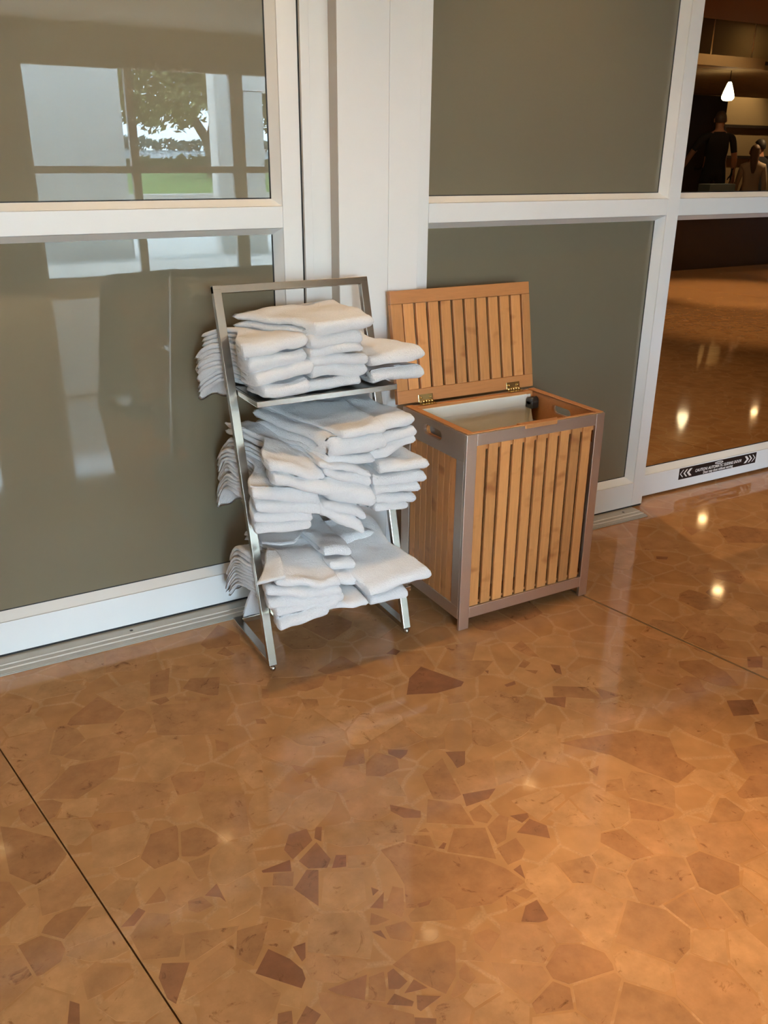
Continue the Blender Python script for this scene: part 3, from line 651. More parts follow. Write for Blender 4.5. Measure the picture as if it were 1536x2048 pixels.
ov = [(3.494 + 0.030 * math.cos(a) * (1.0), 0.1020 + 0.0075 * math.sin(a)) for a in (2 * math.pi * k / 20 for k in range(20))]
on_sticker(prism('emblem', ov, 'y', 2.7638, 2.7643, SW))
on_sticker(_text0('lettering', 'STANLEY', 0.0105, (3.494, 2.76355, 0.1020), R90, M['sticker_black'], None, bold=0.0002))
for sgn, xc in ((-1, 3.216), (1, 3.772)):
    for k, wd in enumerate((0.006, 0.010, 0.016)):
        x = xc - sgn * (0.006 + 0.024 * k); h = 0.019; a = 0.019
        pts = [(x, 0.0842), (x - sgn * a, 0.0842 + h), (x - sgn * (a + wd), 0.0842 + h), (x - sgn * wd, 0.0842), (x - sgn * (a + wd), 0.0842 - h), (x - sgn * a, 0.0842 - h)]
        on_sticker(prism('arrow', pts, 'y', 2.7638, 2.7643, SW))
# ================================================================== rest of the lobby
tag(box('ceiling', -6.2, 9.6, -6.0, 2.82, 2.9, 3.0, M['ceiling']), 'plain painted lobby ceiling', 'ceiling', kind='structure')
tag(box('wall_left', -6.3, -6.2, -6.0, 2.82, 0, 2.9, M['white_wall']), 'painted wall at the left end of the lobby', 'wall', kind='structure')
tag(box('wall_right', 9.6, 9.7, -6.0, 2.82, 0, 2.9, M['brown_wall']), 'brown wall at the right end of the lobby', 'wall', kind='structure')
tag(box('wall_light_block', 2.55, 9.6, -0.35, -0.20, 0, 2.9, M['beige_wall']), 'added unseen beige wall blocking window light from the hamper side', 'wall', kind='structure')  # unseen wall, added to cut daylight and bounce warmth onto the hamper
wb = empty('wall_back', (0, -5.95, 0)); tag(wb, 'window wall of the lobby seen mirrored in the left door', 'wall', kind='structure')
YB = -5.95
box('header', -6.2, 9.6, YB - 0.08, YB + 0.08, 2.47, 2.9, M['brown_wall'], wb)
box('pier', -6.2, -2.0, YB - 0.08, YB + 0.08, 0, 2.47, M['brown_wall'], wb)
box('pier', 0.9, 1.70, YB - 0.08, YB + 0.08, 0, 2.47, M['brown_wall'], wb)
box('pier', 5.72, 9.6, YB - 0.08, YB + 0.08, 0, 2.47, M['brown_wall'], wb)
M['dark_frame'] = M['white_frame']
nwin = 0
for (xa, xb) in ((-2.0, -0.6), (-0.6, 0.9), (1.70, 2.93), (2.93, 4.30), (4.30, 5.72)):  # first two bays unseen, added to bring in more daylight
    nwin += 1
    Wn = empty('window_%d' % nwin, ((xa + xb) / 2, YB, 0)); tag(Wn, 'tall glazed bay in the lobby window wall, number %d from the far corner' % nwin, 'window', kind='structure')
    a, b = xa + 0.05, xb - (0.05 if xb != 4.30 else 0.12)
    box('mullion', xa, a, YB - 0.04, YB + 0.04, 0, 2.47, M['white_frame'], Wn)
    box('mullion', b, xb, YB - 0.04, YB + 0.04, 0, 2.47, M['white_frame'], Wn)
    box('rail', a, b, YB - 0.04, YB + 0.04, 0.0, 0.13, M['white_frame'], Wn)
    box('rail', a, b, YB - 0.04, YB + 0.04, 1.325, 1.405, M['white_frame'], Wn)
    box('pane', a, b, YB - 0.003, YB + 0.003, 0.13, 1.325, M['clear_dimmed' if xa > 1.5 else 'clear'], Wn)
    box('pane', a, b, YB - 0.003, YB + 0.003, 1.405, 2.47, M['clear_dimmed' if xa > 1.5 else 'clear'], Wn)
WIN_LABELS = ['added unseen first', 'second', 'third', 'fourth', 'fifth']
for i in range(5):
    bpy.data.objects['window_%d' % (i + 1)]['label'] = '%s glazed bay of the lobby window wall facing the frosted doors' % WIN_LABELS[i]
# ---- downlights in the lobby ceiling
def downlight(x, y, z, label, power, spot=70, col=(1.0, 0.66, 0.34), blend=0.7, size=0.03, group='lobby downlights', aim=None):
    D = empty('ceiling_downlight', (x, y, z)); tag(D, label, 'ceiling lamp', group)
    lathe('trim_ring', [(0.065, 0.0), (0.085, -0.004), (0.088, 0.0)], (x, y, z), M['white_frame'], D, 28)
    lathe('lens', [(0.055, -0.001), (0.055, -0.003)], (x, y, z), M['lamp'], D, 24)
    ld = bpy.data.lights.new('downlight_beam', 'SPOT'); ld.energy = power * 0.74; ld.color = col; ld.spot_size = math.radians(spot); ld.spot_blend = blend; ld.shadow_soft_size = size
    lo = bpy.data.objects.new('downlight_beam', ld); COL.objects.link(lo); fix_parent(lo, D); lo.location = (x, y, z - 0.02)
    if aim: lo.rotation_euler = (Vector(aim) - Vector((x, y, z))).to_track_quat('-Z', 'Y').to_euler()
    return D
downlight(1.38, 0.82, 2.9, 'warm downlight in the lobby ceiling nearest the floor sign', 300, 34, blend=1.0)
downlight(0.75, 2.2, 2.9, 'warm downlight in the lobby ceiling above the towel rack', 42, 85)
downlight(2.2, 2.2, 2.9, 'warm downlight in the lobby ceiling above the hamper', 36, 85)
downlight(3.6, 1.4, 2.9, 'warm downlight in the lobby ceiling before the clear door', 40, 80)
downlight(0.0, 0.2, 2.9, 'warm downlight in the lobby ceiling at the left', 25, 85)

# ================================================================== outside the window wall
M['paving'] = mat('pale_paving', (0.62, 0.60, 0.57), rough=0.9, var=0.08, vscale=1.5)
M['grass'] = mat('lawn', (0.115, 0.20, 0.045), rough=0.95, var=0.25, vscale=3.0, bump=0.6, bscale=30)
M['kerb'] = mat('kerb_concrete', (0.45, 0.42, 0.38), rough=0.9, var=0.06)
M['hedge'] = mat('hedge_leaf', (0.045, 0.062, 0.022), rough=0.8, var=0.4, vscale=6)
M['water'] = mat('lake_water', (0.30, 0.42, 0.50), rough=0.08, bump=0.05, bscale=3)
M['far_trees'] = mat('far_tree_leaf', (0.10, 0.13, 0.10), rough=0.9, var=0.3, vscale=0.5)
M['bark'] = mat('bark', (0.09, 0.065, 0.045), rough=0.9, var=0.3, vscale=12)
M['leaf'] = mat('tree_leaf', (0.17, 0.165, 0.055), rough=0.7, var=0.35, vscale=2.0)
M['stucco'] = mat('white_stucco', (0.80, 0.79, 0.76), rough=0.9, var=0.02)
def quadstrip(name, prof, xa, xb, m, parent=None):
    bm = bmesh.new(); A = [bm.verts.new((xa, y, z)) for y, z in prof]; B = [bm.verts.new((xb, y, z)) for y, z in prof]
    for i in range(len(prof) - 1): bm.faces.new((A[i], B[i], B[i + 1], A[i + 1]))
    return from_bm(name, bm, m, parent)
tag(quadstrip('paving', [(-6.03, -0.02), (-20.0, 0.42)], -40, 60, M['paving']), 'pale sunlit paving outside the lobby windows', 'paving', kind='structure')
tag(box('kerb', -40, 60, -20.45, -20.0, 0.2, 0.56, M['kerb'], None, 0.02), 'concrete kerb between the paving and the lawn', 'kerb', kind='structure')
tag(quadstrip('lawn', [(-20.45, 0.54), (-24, 0.92), (-29.5, 1.30)], -60, 90, M['grass']), 'mown green lawn outside, sloping up to the hedge', 'lawn', kind='stuff')
tag(quadstrip('lake', [(-29.5, 1.28), (-205, 3.15)], -160, 260, M['water']), 'pale lake beyond the hedge', 'lake', kind='stuff')
def leafy(name, n, fn, size, m, parent=None, seed=1):
    rnd = random.Random(seed); vs = []; fs = []
    for _ in range(n):
        p = fn(rnd); s = size * rnd.uniform(.6, 1.3)
        u = Vector((rnd.gauss(0, 1), rnd.gauss(0, 1), rnd.gauss(0, 1))).normalized(); v = u.orthogonal().normalized()
        w = u.cross(v); i = len(vs); fs.append((i, i + 1, i + 2, i + 3))
        vs += [p - v * s, p + w * s * .5, p + v * s, p - w * s * .5]
    me = bpy.data.meshes.new(name); me.from_pydata(vs, [], fs)
    o = link(name, me, m, parent); o['kind'] = 'stuff'
    return o
def hedge_pt(r):
    y = r.uniform(-28.8, -27.2); x = r.uniform(-25, 45); return Vector((x, y, r.uniform(1.0, 1.52 + .05 * math.sin(x * 1.3) + .04 * math.sin(x * 3.1))))
hd = leafy('hedge', 9000, hedge_pt, 0.13, M['hedge'], None, 3); tag(hd, 'low dark clipped hedge along the top of the lawn', 'hedge', kind='stuff')
bx = box('hedge_core', -25, 45, -28.7, -27.3, 0.95, 1.48, M['hedge'], hd); bx['kind'] = 'stuff'
def far_pt(r):
    x = r.uniform(-90, 200); h = 1.9 + .7 * noise.noise(Vector((x * .07, 0, 0))) + .4 * noise.noise(Vector((x * .3, 5, 0)))
    return Vector((x, -203 + r.uniform(-3, 3), 3.0 + h * 1.25 * r.random() ** .7))
ft = leafy('far_tree_line', 9000, far_pt, 0.7, M['far_trees'], None, 5); tag(ft, 'hazy line of trees on the far lake shore', 'tree line', kind='stuff')
# the spreading tree on the lawn
tree = empty('tree', (10.15, -24.0, 0.9)); tag(tree, 'broad leafy tree with a forked trunk on the lawn', 'tree')
tube('trunk', [(10.15, -24, 0.8), (10.1, -24, 1.5), (10.02, -24, 2.0)], [0.26, 0.2, 0.2], M['bark'], tree)
for pts, r in (([(10.02, -24, 1.95), (9.6, -24, 2.6), (9.0, -24, 3.5), (8.4, -24.1, 4.2)], [0.17, .14, .1, .05]),
               ([(10.05, -24, 1.95), (10.25, -24, 2.8), (10.5, -24.2, 4.0), (10.7, -24.2, 5.0)], [0.16, .13, .09, .05]),
               ([(9.3, -24, 3.0), (8.6, -23.6, 3.4), (7.8, -23.4, 3.7)], [0.08, .06, .03])):
    tube('branch', pts, r, M['bark'], tree)
BL = [(8.3, -24.2, 4.1, 1.5), (9.6, -24, 5.0, 1.6), (11.0, -24.2, 4.4, 1.6), (12.4, -24, 4.2, 1.5), (7.3, -23.8, 4.6, 1.2), (8.9, -23.7, 3.2, .8), (10.4, -24.5, 3.5, .7), (12.5, -24.5, 3.2, .9), (7.6, -23.9, 3.1, .7), (8.2, -24, 2.8, .6), (9.15, -24, 2.75, .5), (9.8, -23.8, 3.2, .6), (11.2, -24, 3.1, .8), (7.5, -24, 2.9, .5)]
def crown_pt(r):
    c = BL[r.choices(range(len(BL)), [b[3] ** 2.3 for b in BL])[0]]
    v = Vector((r.gauss(0, 1), r.gauss(0, 1), r.gauss(0, 1))).normalized() * c[3] * r.random() ** .33
    return Vector((c[0] + v.x, c[1] + v.y * .7, c[2] + v.z))
leafy('foliage', 9500, crown_pt, 0.13, M['leaf'], tree, 9)
# porch: white wall, columns, beam and roof
def struct(o, lb, c): tag(o, lb, c, kind='structure'); return o
struct(box('wall_porch', -1.0, 3.45, -8.8, -8.5, -0.1, 3.0, M['stucco']), 'white stucco wall standing outside the lobby windows', 'wall')
struct(box('wall_porch_column', 4.88, 5.13, -8.85, -8.5, -0.1, 3.0, M['stucco'], None, .01), 'white porch column in front of the tree', 'column')
struct(box('wall_porch_pillar', 5.36, 5.66, -8.85, -8.5, -0.1, 2.46, M['stucco'], None, .01), 'shaded porch pillar carrying the white beam', 'column')
struct(box('wall_porch_beam', 5.14, 9.0, -8.85, -8.5, 2.47, 3.0, M['stucco']), 'white porch beam on the shaded pillar', 'beam')

# ================================================================== the hall behind the clear door
M['hall_dark'] = mat('dark_panel', (0.035, 0.024, 0.016), rough=0.6)
M['hall_beige'] = mat('beige_panel', (0.42, 0.32, 0.17), rough=0.8, var=0.05, vscale=2)
M['hall_brown'] = mat('brown_plaster', (0.22, 0.115, 0.045), rough=0.8, var=0.12, vscale=1.0)
M['counter'] = mat('dark_walnut', (0.055, 0.030, 0.016), rough=0.35, var=0.15, vscale=6, vstretch=(1, 1, 8))
M['slat_ceiling'] = mat('slatted_ceiling', (0.50, 0.37, 0.20), rough=0.7, var=0.1, vscale=3)
struct(box('wall_hall_far', 2.0, 24, 14.2, 14.3, 0, 4.2, M['hall_beige']), 'beige panelled wall at the far end of the hall', 'wall')
for i, z in enumerate((2.22, 1.60)):
    struct(box('trim_%d' % (4 + i), 14.9, 24, 14.16, 14.199, z - 0.03, z + 0.03, M['hall_dark']), ('upper', 'lower')[i] + ' dark batten along the beige hall wall', 'trim')
struct(box('wall_hall_dark', 9.0, 15.0, 13.0, 13.2, 0, 2.68, M['hall_dark']), 'dark partition wall behind the man in black', 'wall')
struct(box('wall_hall_left', 1.9, 2.0, 2.83, 14.2, 0, 4.2, M['hall_brown']), 'brown wall closing the hall on the left', 'wall')
struct(box('wall_hall_right', 24, 24.1, 2.83, 14.3, 0, 4.2, M['hall_brown']), 'brown wall closing the hall on the right', 'wall')
struct(box('wall_hall_front', 9.7, 24, 2.7, 2.82, 0, 4.2, M['hall_brown']), 'brown wall of the hall beside the lobby', 'wall')
struct(box('wall_hall_header', 1.9, 9.7, 2.83, 2.9, 2.6, 4.2, M['hall_brown']), 'brown wall above the doors on the hall side', 'wall')
struct(box('ceiling_hall', 1.9, 24.1, 2.83, 14.3, 4.2, 4.3, M['hall_brown']), 'dark brown ceiling of the hall', 'ceiling')
struct(box('ceiling_soffit', 6.0, 20.0, 5.4, 8.2, 3.05, 4.2, M['hall_brown'], None, 0.02), 'brown ceiling drop over the hall floor', 'ceiling')
struct(box('floor_platform', 6.0, 23.9, 9.75, 14.15, 0.0, 0.42, M['hall_brown']), 'raised platform behind the dark counter', 'floor')
cc = empty('ceiling_cloud', (13, 11.5, 2.8)); tag(cc, 'pale slatted ceiling panel hanging over the counter', 'ceiling panel')
box('fascia', 9.5, 11.25, 9.2, 9.26, 2.70, 2.83, M['slat_ceiling'], cc)
box('fascia', 11.25, 17.0, 9.2, 9.26, 2.76, 2.80, M['hall_dark'], cc)
for k in range(26):
    y = 9.28 + k * 0.15
    box('slat', 8.5, 18.0, y, y + 0.135, 2.70, 2.72, M['slat_ceiling'], cc)
bar('frame_bar', (9.6, 9.3, 2.68), (14.5, 13.6, 2.68), 0.07, 0.03, M['hall_dark'], cc, side=(1, -1, 0))
for x in (10.2, 11.0, 12.4): tube('suspension_rod', [(x, 9.24, 2.83), (x, 9.24, 4.2)], 0.012, M['steel'], cc, 6)
ct = empty('bar_counter', (13, 9.6, 0)); tag(ct, 'long dark walnut counter in the hall behind the clear door', 'counter')
box('body', 7.0, 22, 9.42, 9.72, 0.0, 1.00, M['counter'], ct, 0.005)
box('worktop', 6.95, 22.05, 9.33, 9.74, 1.00, 1.075, M['counter'], ct, 0.02)
tag(box('menu_box', 10.72, 11.26, 9.40, 9.62, 1.0755, 1.20, mat('dull_teal_card', (0.10, 0.14, 0.14), rough=0.7), None, 0.006), 'dull blue grey box on the dark counter beside the door frame', 'box')
# pendant lamp
pl = empty('pendant_lamp', (11.0, 9.55, 2.45)); tag(pl, 'glowing teardrop glass pendant lamp over the counter', 'lamp')
M['pendant'] = mat('lit_glass', (1, 0.9, 0.7), emit=(1.0, 0.78, 0.45), estr=7.0)
lathe('shade', [(0.012, 0.20), (0.03, 0.17), (0.06, 0.09), (0.088, 0.0), (0.085, -0.03), (0.06, -0.055), (0.02, -0.06)], (11.0, 9.55, 2.37), M['pendant'], pl, 24)
tube('cord', [(11.0, 9.55, 2.56), (11.0, 9.55, 2.70)], 0.006, M['hall_dark'], pl, 8)
lathe('cap', [(0.02, 0.0), (0.02, 0.03), (0.008, 0.04)], (11.0, 9.55, 2.55), M['hall_dark'], pl, 16)
HG = 'hall downlights'
downlight(9.2, 7.4, 3.04, 'warm downlight in the hall soffit lighting the floor before the counter', 560, 55, group=HG)
downlight(11.8, 7.4, 3.04, 'warm downlight in the hall soffit further along the counter', 380, 55, group=HG)
downlight(7.67, 5.81, 3.04, 'warm downlight in the hall soffit nearest the clear door', 300, 60, group=HG)
downlight(3.4, 4.4, 4.19, 'added unseen warm lamp brightening the hall floor behind the clear door', 300, 95, group=HG)  # added fill for the dark hall floor, its reflection kept hidden
downlight(13.3, 9.95, 2.695, 'added unseen warm lamp under the slatted panel brightening the people', 90, 130, group=HG)  # added fill on the people, kept outside the frame
downlight(16.8, 13.6, 4.19, 'warm downlight washing the beige hall wall', 260, 80, group=HG)
downlight(10.3, 8.6, 4.19, 'warm downlight above the hanging slatted panel', 120, 80, group=HG)

# ---- people
SKIN = mat('skin', (0.45, 0.22, 0.13), rough=0.6)
def cloth(n, c): return mat(n, c, rough=0.9, var=0.1, vscale=10)
def person(label, loc, rz, h, shirt, pants, hair_c, arm_l, arm_r, sleeves='short', hair='short', wide=1.0):
    """body grown over a joint skeleton; local frame: x right hand side, -y is the way the person faces"""
    k = h / 1.78
    V = []; E = []; R = []
    def v(p, r, r2=None, to=None):
        V.append((p[0] * k * (wide if p[2] < 1.5 else 1), p[1] * k, p[2] * k)); R.append((r * k * (wide if p[2] < 1.5 else 1), (r2 or r) * k)); i = len(V) - 1
        if to is not None: E.append((to, i))
        return i
    pel = v((0, 0, 0.96), .155, .11); wa = v((0, .0, 1.10), .14, .10, pel); ch = v((0, .01, 1.28), .165, .115, wa); up = v((0, .02, 1.42), .14, .09, ch)
    nk = v((0, .02, 1.52), .058, .06, up); hb = v((0, .0, 1.60), .070, .085, nk); hm = v((0, -.005, 1.68), .078, .095, hb); ht = v((0, .0, 1.75), .055, .065, hm)
    for s, arm in ((-1, arm_l), (1, arm_r)):
        sh = v((s * .175, .02, 1.42), .062, .062, up)
        el, wr = arm
        e = v(el, .045, .045, sh); m2 = v(((el[0] + wr[0]) / 2, (el[1] + wr[1]) / 2, (el[2] + wr[2]) / 2), .042, .042, e); w = v(wr, .028, .022, m2)
        d = (Vector(wr) - Vector(el)).normalized(); sd = d.cross(Vector((0, 1, 0.2))).normalized()
        pm = v(tuple(Vector(wr) + d * .08), .038, .016, w)
        for q in range(4): 
            a = Vector(wr) + d * (.13 + .01 * (q in (1, 2))) + sd * (q - 1.5) * .021
            f1 = v(tuple(a), .0095, None, pm); v(tuple(a + d * .035 + Vector((0, -.012, 0))), .008, None, f1)
        t1 = v(tuple(Vector(wr) + d * .06 + sd * .05), .011, None, w); v(tuple(Vector(wr) + d * .095 + sd * .062), .009, None, t1)
        hp = v((s * .095, 0, .90), .10, .10, pel); kn = v((s * .11, -.01, .50), .062, .062, hp); an = v((s * .115, .02, .09), .042, .045, kn)
        v((s * .125, -.14, .035), .042, .032, an)
    me = bpy.data.meshes.new('body'); me.from_pydata(V, E, [])
    o = bpy.data.objects.new('body_seed', me); COL.objects.link(o)
    o.modifiers.new('skin', 'SKIN'); sv = me.skin_vertices[0].data
    for i, r in enumerate(R): sv[i].radius = r
    sv[0].use_root = True
    ss = o.modifiers.new('sub', 'SUBSURF'); ss.levels = 2; ss.render_levels = 2
    dg = bpy.context.evaluated_depsgraph_get(); bm2 = bpy.data.meshes.new_from_object(o.evaluated_get(dg)); bpy.data.objects.remove(o)
    P = empty('person', loc, rz); tag(P, label, 'person', 'people behind the hall counter')
    b = _link0('body', bm2, None); b.parent = P
    for m in (SKIN, shirt, pants): bm2.materials.append(m)
    for f in bm2.polygons:
        c = f.center / k; c.x /= (wide if c.z < 1.5 else 1); f.use_smooth = True
        if c.z > 1.485 and abs(c.x) < .12: f.material_index = 0
        elif c.z < .98 and abs(c.x) < .24: f.material_index = 2
        else:
            mi = 1
            for s, arm in ((-1, arm_l), (1, arm_r)):
                if c.x * s > .13:
                    el, wr = Vector(arm[0]), Vector(arm[1]); a = Vector((s * .175, .02, 1.42))
                    t_up = (c - a).dot(el - a) / (el - a).length_squared; lim = .75 if sleeves == 'short' else 9
                    dl = (c - (el + (wr - el) * max(0, min(1, (c - el).dot(wr - el) / (wr - el).length_squared)))).length
                    fo = (c - el).dot(wr - el) / (wr - el).length_squared
                    if sleeves == 'short' and (t_up > lim) and c.z < 1.40: mi = 0
                    if sleeves == 'long' and fo > 0.95 and dl < .3: mi = 0
            f.material_index = mi
    # hair as a cap over the skull, ears and face features
    HM = mat('hair', hair_c, rough=0.6, var=0.3, vscale=30)
    bm = bmesh.new(); bmesh.ops.create_uvsphere(bm, u_segments=20, v_segments=14, radius=1.0)
    for q in list(bm.verts):
        if q.co.z < -.25 and q.co.y < .35: pass
    low = -.62 if hair == 'short' else -.8
    bmesh.ops.delete(bm, geom=[q for q in bm.verts if (q.co.y < -.35 and q.co.z < .35) or q.co.z < low], context='VERTS')
    for q in bm.verts: q.co = Vector((q.co.x * .088, q.co.y * .108 + .004, q.co.z * .118 + 1.672)) * k
    from_bm('hair', bm, HM, None, True).parent = P
    if hair == 'long':
        bm = bmesh.new(); rings = []
        for (z, y, wx, wy) in ((1.72, .055, .075, .05), (1.58, .075, .075, .045), (1.46, .10, .06, .035), (1.38, .115, .045, .03), (1.31, .12, .02, .015)):
            rings.append([bm.verts.new(Vector((wx * math.cos(a), y + wy * math.sin(a), z)) * k) for a in (2 * math.pi * q / 14 for q in range(14))])
        for a, c in zip(rings, rings[1:]):
            for q in range(14): bm.faces.new((a[q], a[(q + 1) % 14], c[(q + 1) % 14], c[q]))
        bm.faces.new(rings[-1]); from_bm('hair', bm, HM, None, True).parent = P
    for s in (-1, 1):
        bm = bmesh.new(); bmesh.ops.create_uvsphere(bm, u_segments=10, v_segments=8, radius=1)
        for q in bm.verts: q.co = Vector((q.co.x * .012 + s * .086, q.co.y * .02 + .005, q.co.z * .032 + 1.655)) * k
        from_bm('ear', bm, SKIN, None, True).parent = P
        bm = bmesh.new(); bmesh.ops.create_uvsphere(bm, u_segments=8, v_segments=6, radius=.011)
        for q in bm.verts: q.co = (q.co + Vector((s * .032, -.088, 1.672))) * k
        from_bm('eye', bm, M['hall_dark'], None, True).parent = P
    bm = bmesh.new(); bmesh.ops.create_cone(bm, cap_ends=True, segments=8, radius1=.018, radius2=.006, depth=.05)
    for q in bm.verts: q.co = (q.co + Vector((0, -.098, 1.645))) * k
    from_bm('nose', bm, SKIN, None, True).parent = P
    bm = bmesh.new(); add_box(bm, -.025, .025, -.092, -.08, 1.605, 1.613)
    for q in bm.verts: q.co *= k
    from_bm('mouth', bm, mat('lips', (.3, .1, .08), rough=.5)).parent = P
    return P
BK = cloth('black_shirt', (0.008, 0.007, 0.008)); DK = cloth('dark_trousers', (0.009, 0.009, 0.011))
NV = cloth('dark_jacket', (0.012, 0.011, 0.013)); CR = cloth('cream_blouse', (0.62, 0.50, 0.38)); GR = cloth('grey_shirt', (0.03, 0.027, 0.025))
hang = ((-.23, .02, 1.14), (-.25, -.06, .90)); hang_r = ((.23, .02, 1.14), (.25, -.06, .90))
ZP = 0.42
person('man in a black shirt seen from behind, one bare forearm reaching down left', (11.66, 10.2, ZP), math.radians(180 - 40), 1.80, BK, DK, (0.05, 0.03, 0.02), hang, ((.30, -.02, 1.18), (.40, -.08, .95)), wide=1.2)
person('person in a dark jacket standing right of the man in black', (12.08, 10.55, ZP), math.radians(180 + 35), 1.62, NV, DK, (0.015, 0.012, 0.010), ((-.22, 0, 1.14), (-.10, -.2, 1.1)), ((.22, 0, 1.14), (.08, -.2, 1.12)), 'long')
person('woman with long brown hair and a cream blouse behind the counter', (12.62, 10.25, ZP - 0.28), math.radians(180 - 45), 1.62, CR, DK, (0.13, 0.07, 0.035), hang, hang_r, 'long', 'long')
person('person in dark clothes half hidden by the door frame', (10.98, 10.35, ZP), math.radians(180 + 60), 1.60, GR, DK, (0.02, 0.015, 0.012), ((-.2, -.05, 1.14), (-.1, -.25, 1.25)), ((.2, -.05, 1.14), (.1, -.25, 1.22)), 'long')
person('person in a dark jacket right of the woman, cut by the picture edge', (13.02, 10.5, ZP - 0.25), math.radians(180), 1.68, NV, DK, (0.02, 0.015, 0.012), hang, hang_r, 'long')

# ================================================================== folding wet floor sign (stands beside the photographer)
sign = empty('floor_sign', (1.42, -0.09, 0), math.radians(164.8)); tag(sign, 'black folding floor sign with a tan caution poster, mirrored in the left door', 'sign')
M['sign_black'] = mat('black_plastic', (0.018, 0.018, 0.017), rough=0.45)
M['poster'] = mat('poster_paper', (0.85, 0.60, 0.36), rough=0.6)
M['poster_red'] = mat('poster_red', (0.50, 0.05, 0.03), rough=0.6)
M['poster_ink'] = mat('poster_ink', (0.04, 0.03, 0.03), rough=0.6)
TL = math.atan(0.235 / 0.84)
for nm, sg, oy in (('front_board', -1, -0.245), ('rear_board', 1, 0.245)):
    T = Matrix.Translation((0, oy, 0)) @ Matrix.Rotation(sg * TL, 4, 'X')
    outline = [(-.285, 0), (-.16, 0), (-.12, .05), (.12, .05), (.16, 0), (.285, 0), (.285, .80), (.245, .872), (-.245, .872), (-.285, .80)]
    o = prism(nm, outline, 'y', -0.012, 0.012, M['sign_black'], None, 0.003); o.data.transform(T); o.parent = sign
    if sg == -1:
        p = box('poster', -.225, .225, -.0145, -.0125, .10, .775, M['poster']); p.data.transform(T); p.parent = sign
        def stx(s, size, x, z, m, sx=1.0):
            t = _text0('lettering', s, size, (0, 0, 0), (0, 0, 0), m, None, sx=1.0, bold=0.001)
            t.matrix_basis = T @ Matrix.Translation((x, -.0152, z)) @ Matrix.Rotation(math.radians(90), 4, 'X') @ Matrix.Diagonal((sx, 1, 1, 1)); t.parent = sign
        stx('CAUTION', .095, 0, .43, M['poster_red'], .95)
        stx('FLOOR MAY', .062, 0, .345, M['poster_ink'])
        stx('BE WET', .062, 0, .275, M['poster_ink'])
        for pts, r in (([(-.06, .60), (-.02, .565), (.035, .575)], .012), ([(.035, .575), (.07, .61)], .010), ([(.03, .57), (.075, .555)], .010), ([(-.05, .59), (-.06, .64)], .008), ([(-.03, .57), (-.045, .535)], .008)):
            q = tube('slipping_figure', [(a, -.0155, b) for a, b in pts], r, M['poster_ink'], None, 8); q.data.transform(Matrix.Diagonal((1, .12, 1, 1))); q.data.transform(Matrix.Translation((0, -.0135, 0))); q.data.transform(T); q.parent = sign
        q = lathe('slipping_figure', [(.016, -.001), (.016, .001)], (0, 0, 0), M['poster_ink'], None, 16); q.data.transform(T @ Matrix.Translation((-.09, -.0152, .615)) @ Matrix.Rotation(math.radians(90), 4, 'X')); q.parent = sign
        q = box('slipping_figure', -.11, .11, -.0158, -.0148, .515, .521, M['poster_ink']); q.data.transform(T); q.parent = sign

# ================================================================== towel rack
def LY(z): return 2.212 + 0.2765 * z      # leaning line of the legs
rack = empty('towel_rack', (1.096, 2.37, 0)); tag(rack, 'leaning brushed steel towel rack with three shelves of white towels', 'rack')
LX, RX = 0.851, 1.342
tw, td = 0.026, 0.020
for x in (LX, RX):
    bar('leg', (x, LY(0.018), 0.018), (x, LY(1.150), 1.150), tw, td, M['steel'], rack, side=(1, 0, 0))
    bar('base_bar', (x, 2.226, 0.026), (x, 2.535, 0.026), tw, td, M['steel'], rack, side=(1, 0, 0))
    lathe('ball_foot', [(0.001, 0.0), (0.007, 0.002), (0.0095, 0.008), (0.007, 0.015), (0.004, 0.018)], (x, 2.213, 0.0002), M['steel'], rack, 16)
    lathe('ball_foot', [(0.001, 0.0), (0.007, 0.002), (0.0095, 0.008), (0.007, 0.014), (0.004, 0.016)], (x, 2.52, 0.0002), M['steel'], rack, 16)
bar('top_bar', (LX - 0.013, LY(1.139) , 1.139), (RX + 0.013, LY(1.139), 1.139), 0.022, td, M['steel'], rack, side=(0, 0.267, 0.964))
bar('base_cross_bar', (LX + 0.0135, 2.525, 0.026), (RX - 0.0135, 2.525, 0.026), 0.02, td, M['steel'], rack, side=(0, 1, 0))
SHELF = {1: (0.857, 2.275, 2.545), 2: (0.500, 2.27, 2.46), 3: (0.203, 2.17, 2.375)}
for q, (z, ya, yb) in SHELF.items():
    sh = empty('shelf', (1.096, (ya + yb) / 2, z)); fix_parent(sh, rack); sh.location = (1.096, (ya + yb) / 2, z)
    Ti = Matrix.Translation(sh.location).inverted()
    def on(o): o.parent = sh; o.matrix_parent_inverse = Ti
    for x in (LX + 0.0185, RX - 0.0185): on(bar('shelf_arm', (x, ya + 0.004, z - 0.010), (x, yb, z - 0.010), 0.009, 0.016, M['steel'], None, side=(1, 0, 0)))
    on(box('front_lip', LX + 0.0135, RX - 0.0135, ya - 0.002, ya + 0.004, z - 0.018, z - 0.001, M['steel'], None, 0.001))
    on(box('shelf_plate', LX + 0.0235, RX - 0.0235, ya + 0.005, yb, z - 0.004, z - 0.001, M['steel'], None))
    on(bar('rear_bar', (LX + 0.024, yb, z - 0.010), (RX - 0.024, yb, z - 0.010), 0.009, 0.016, M['steel'], None, side=(0, 1, 0)))
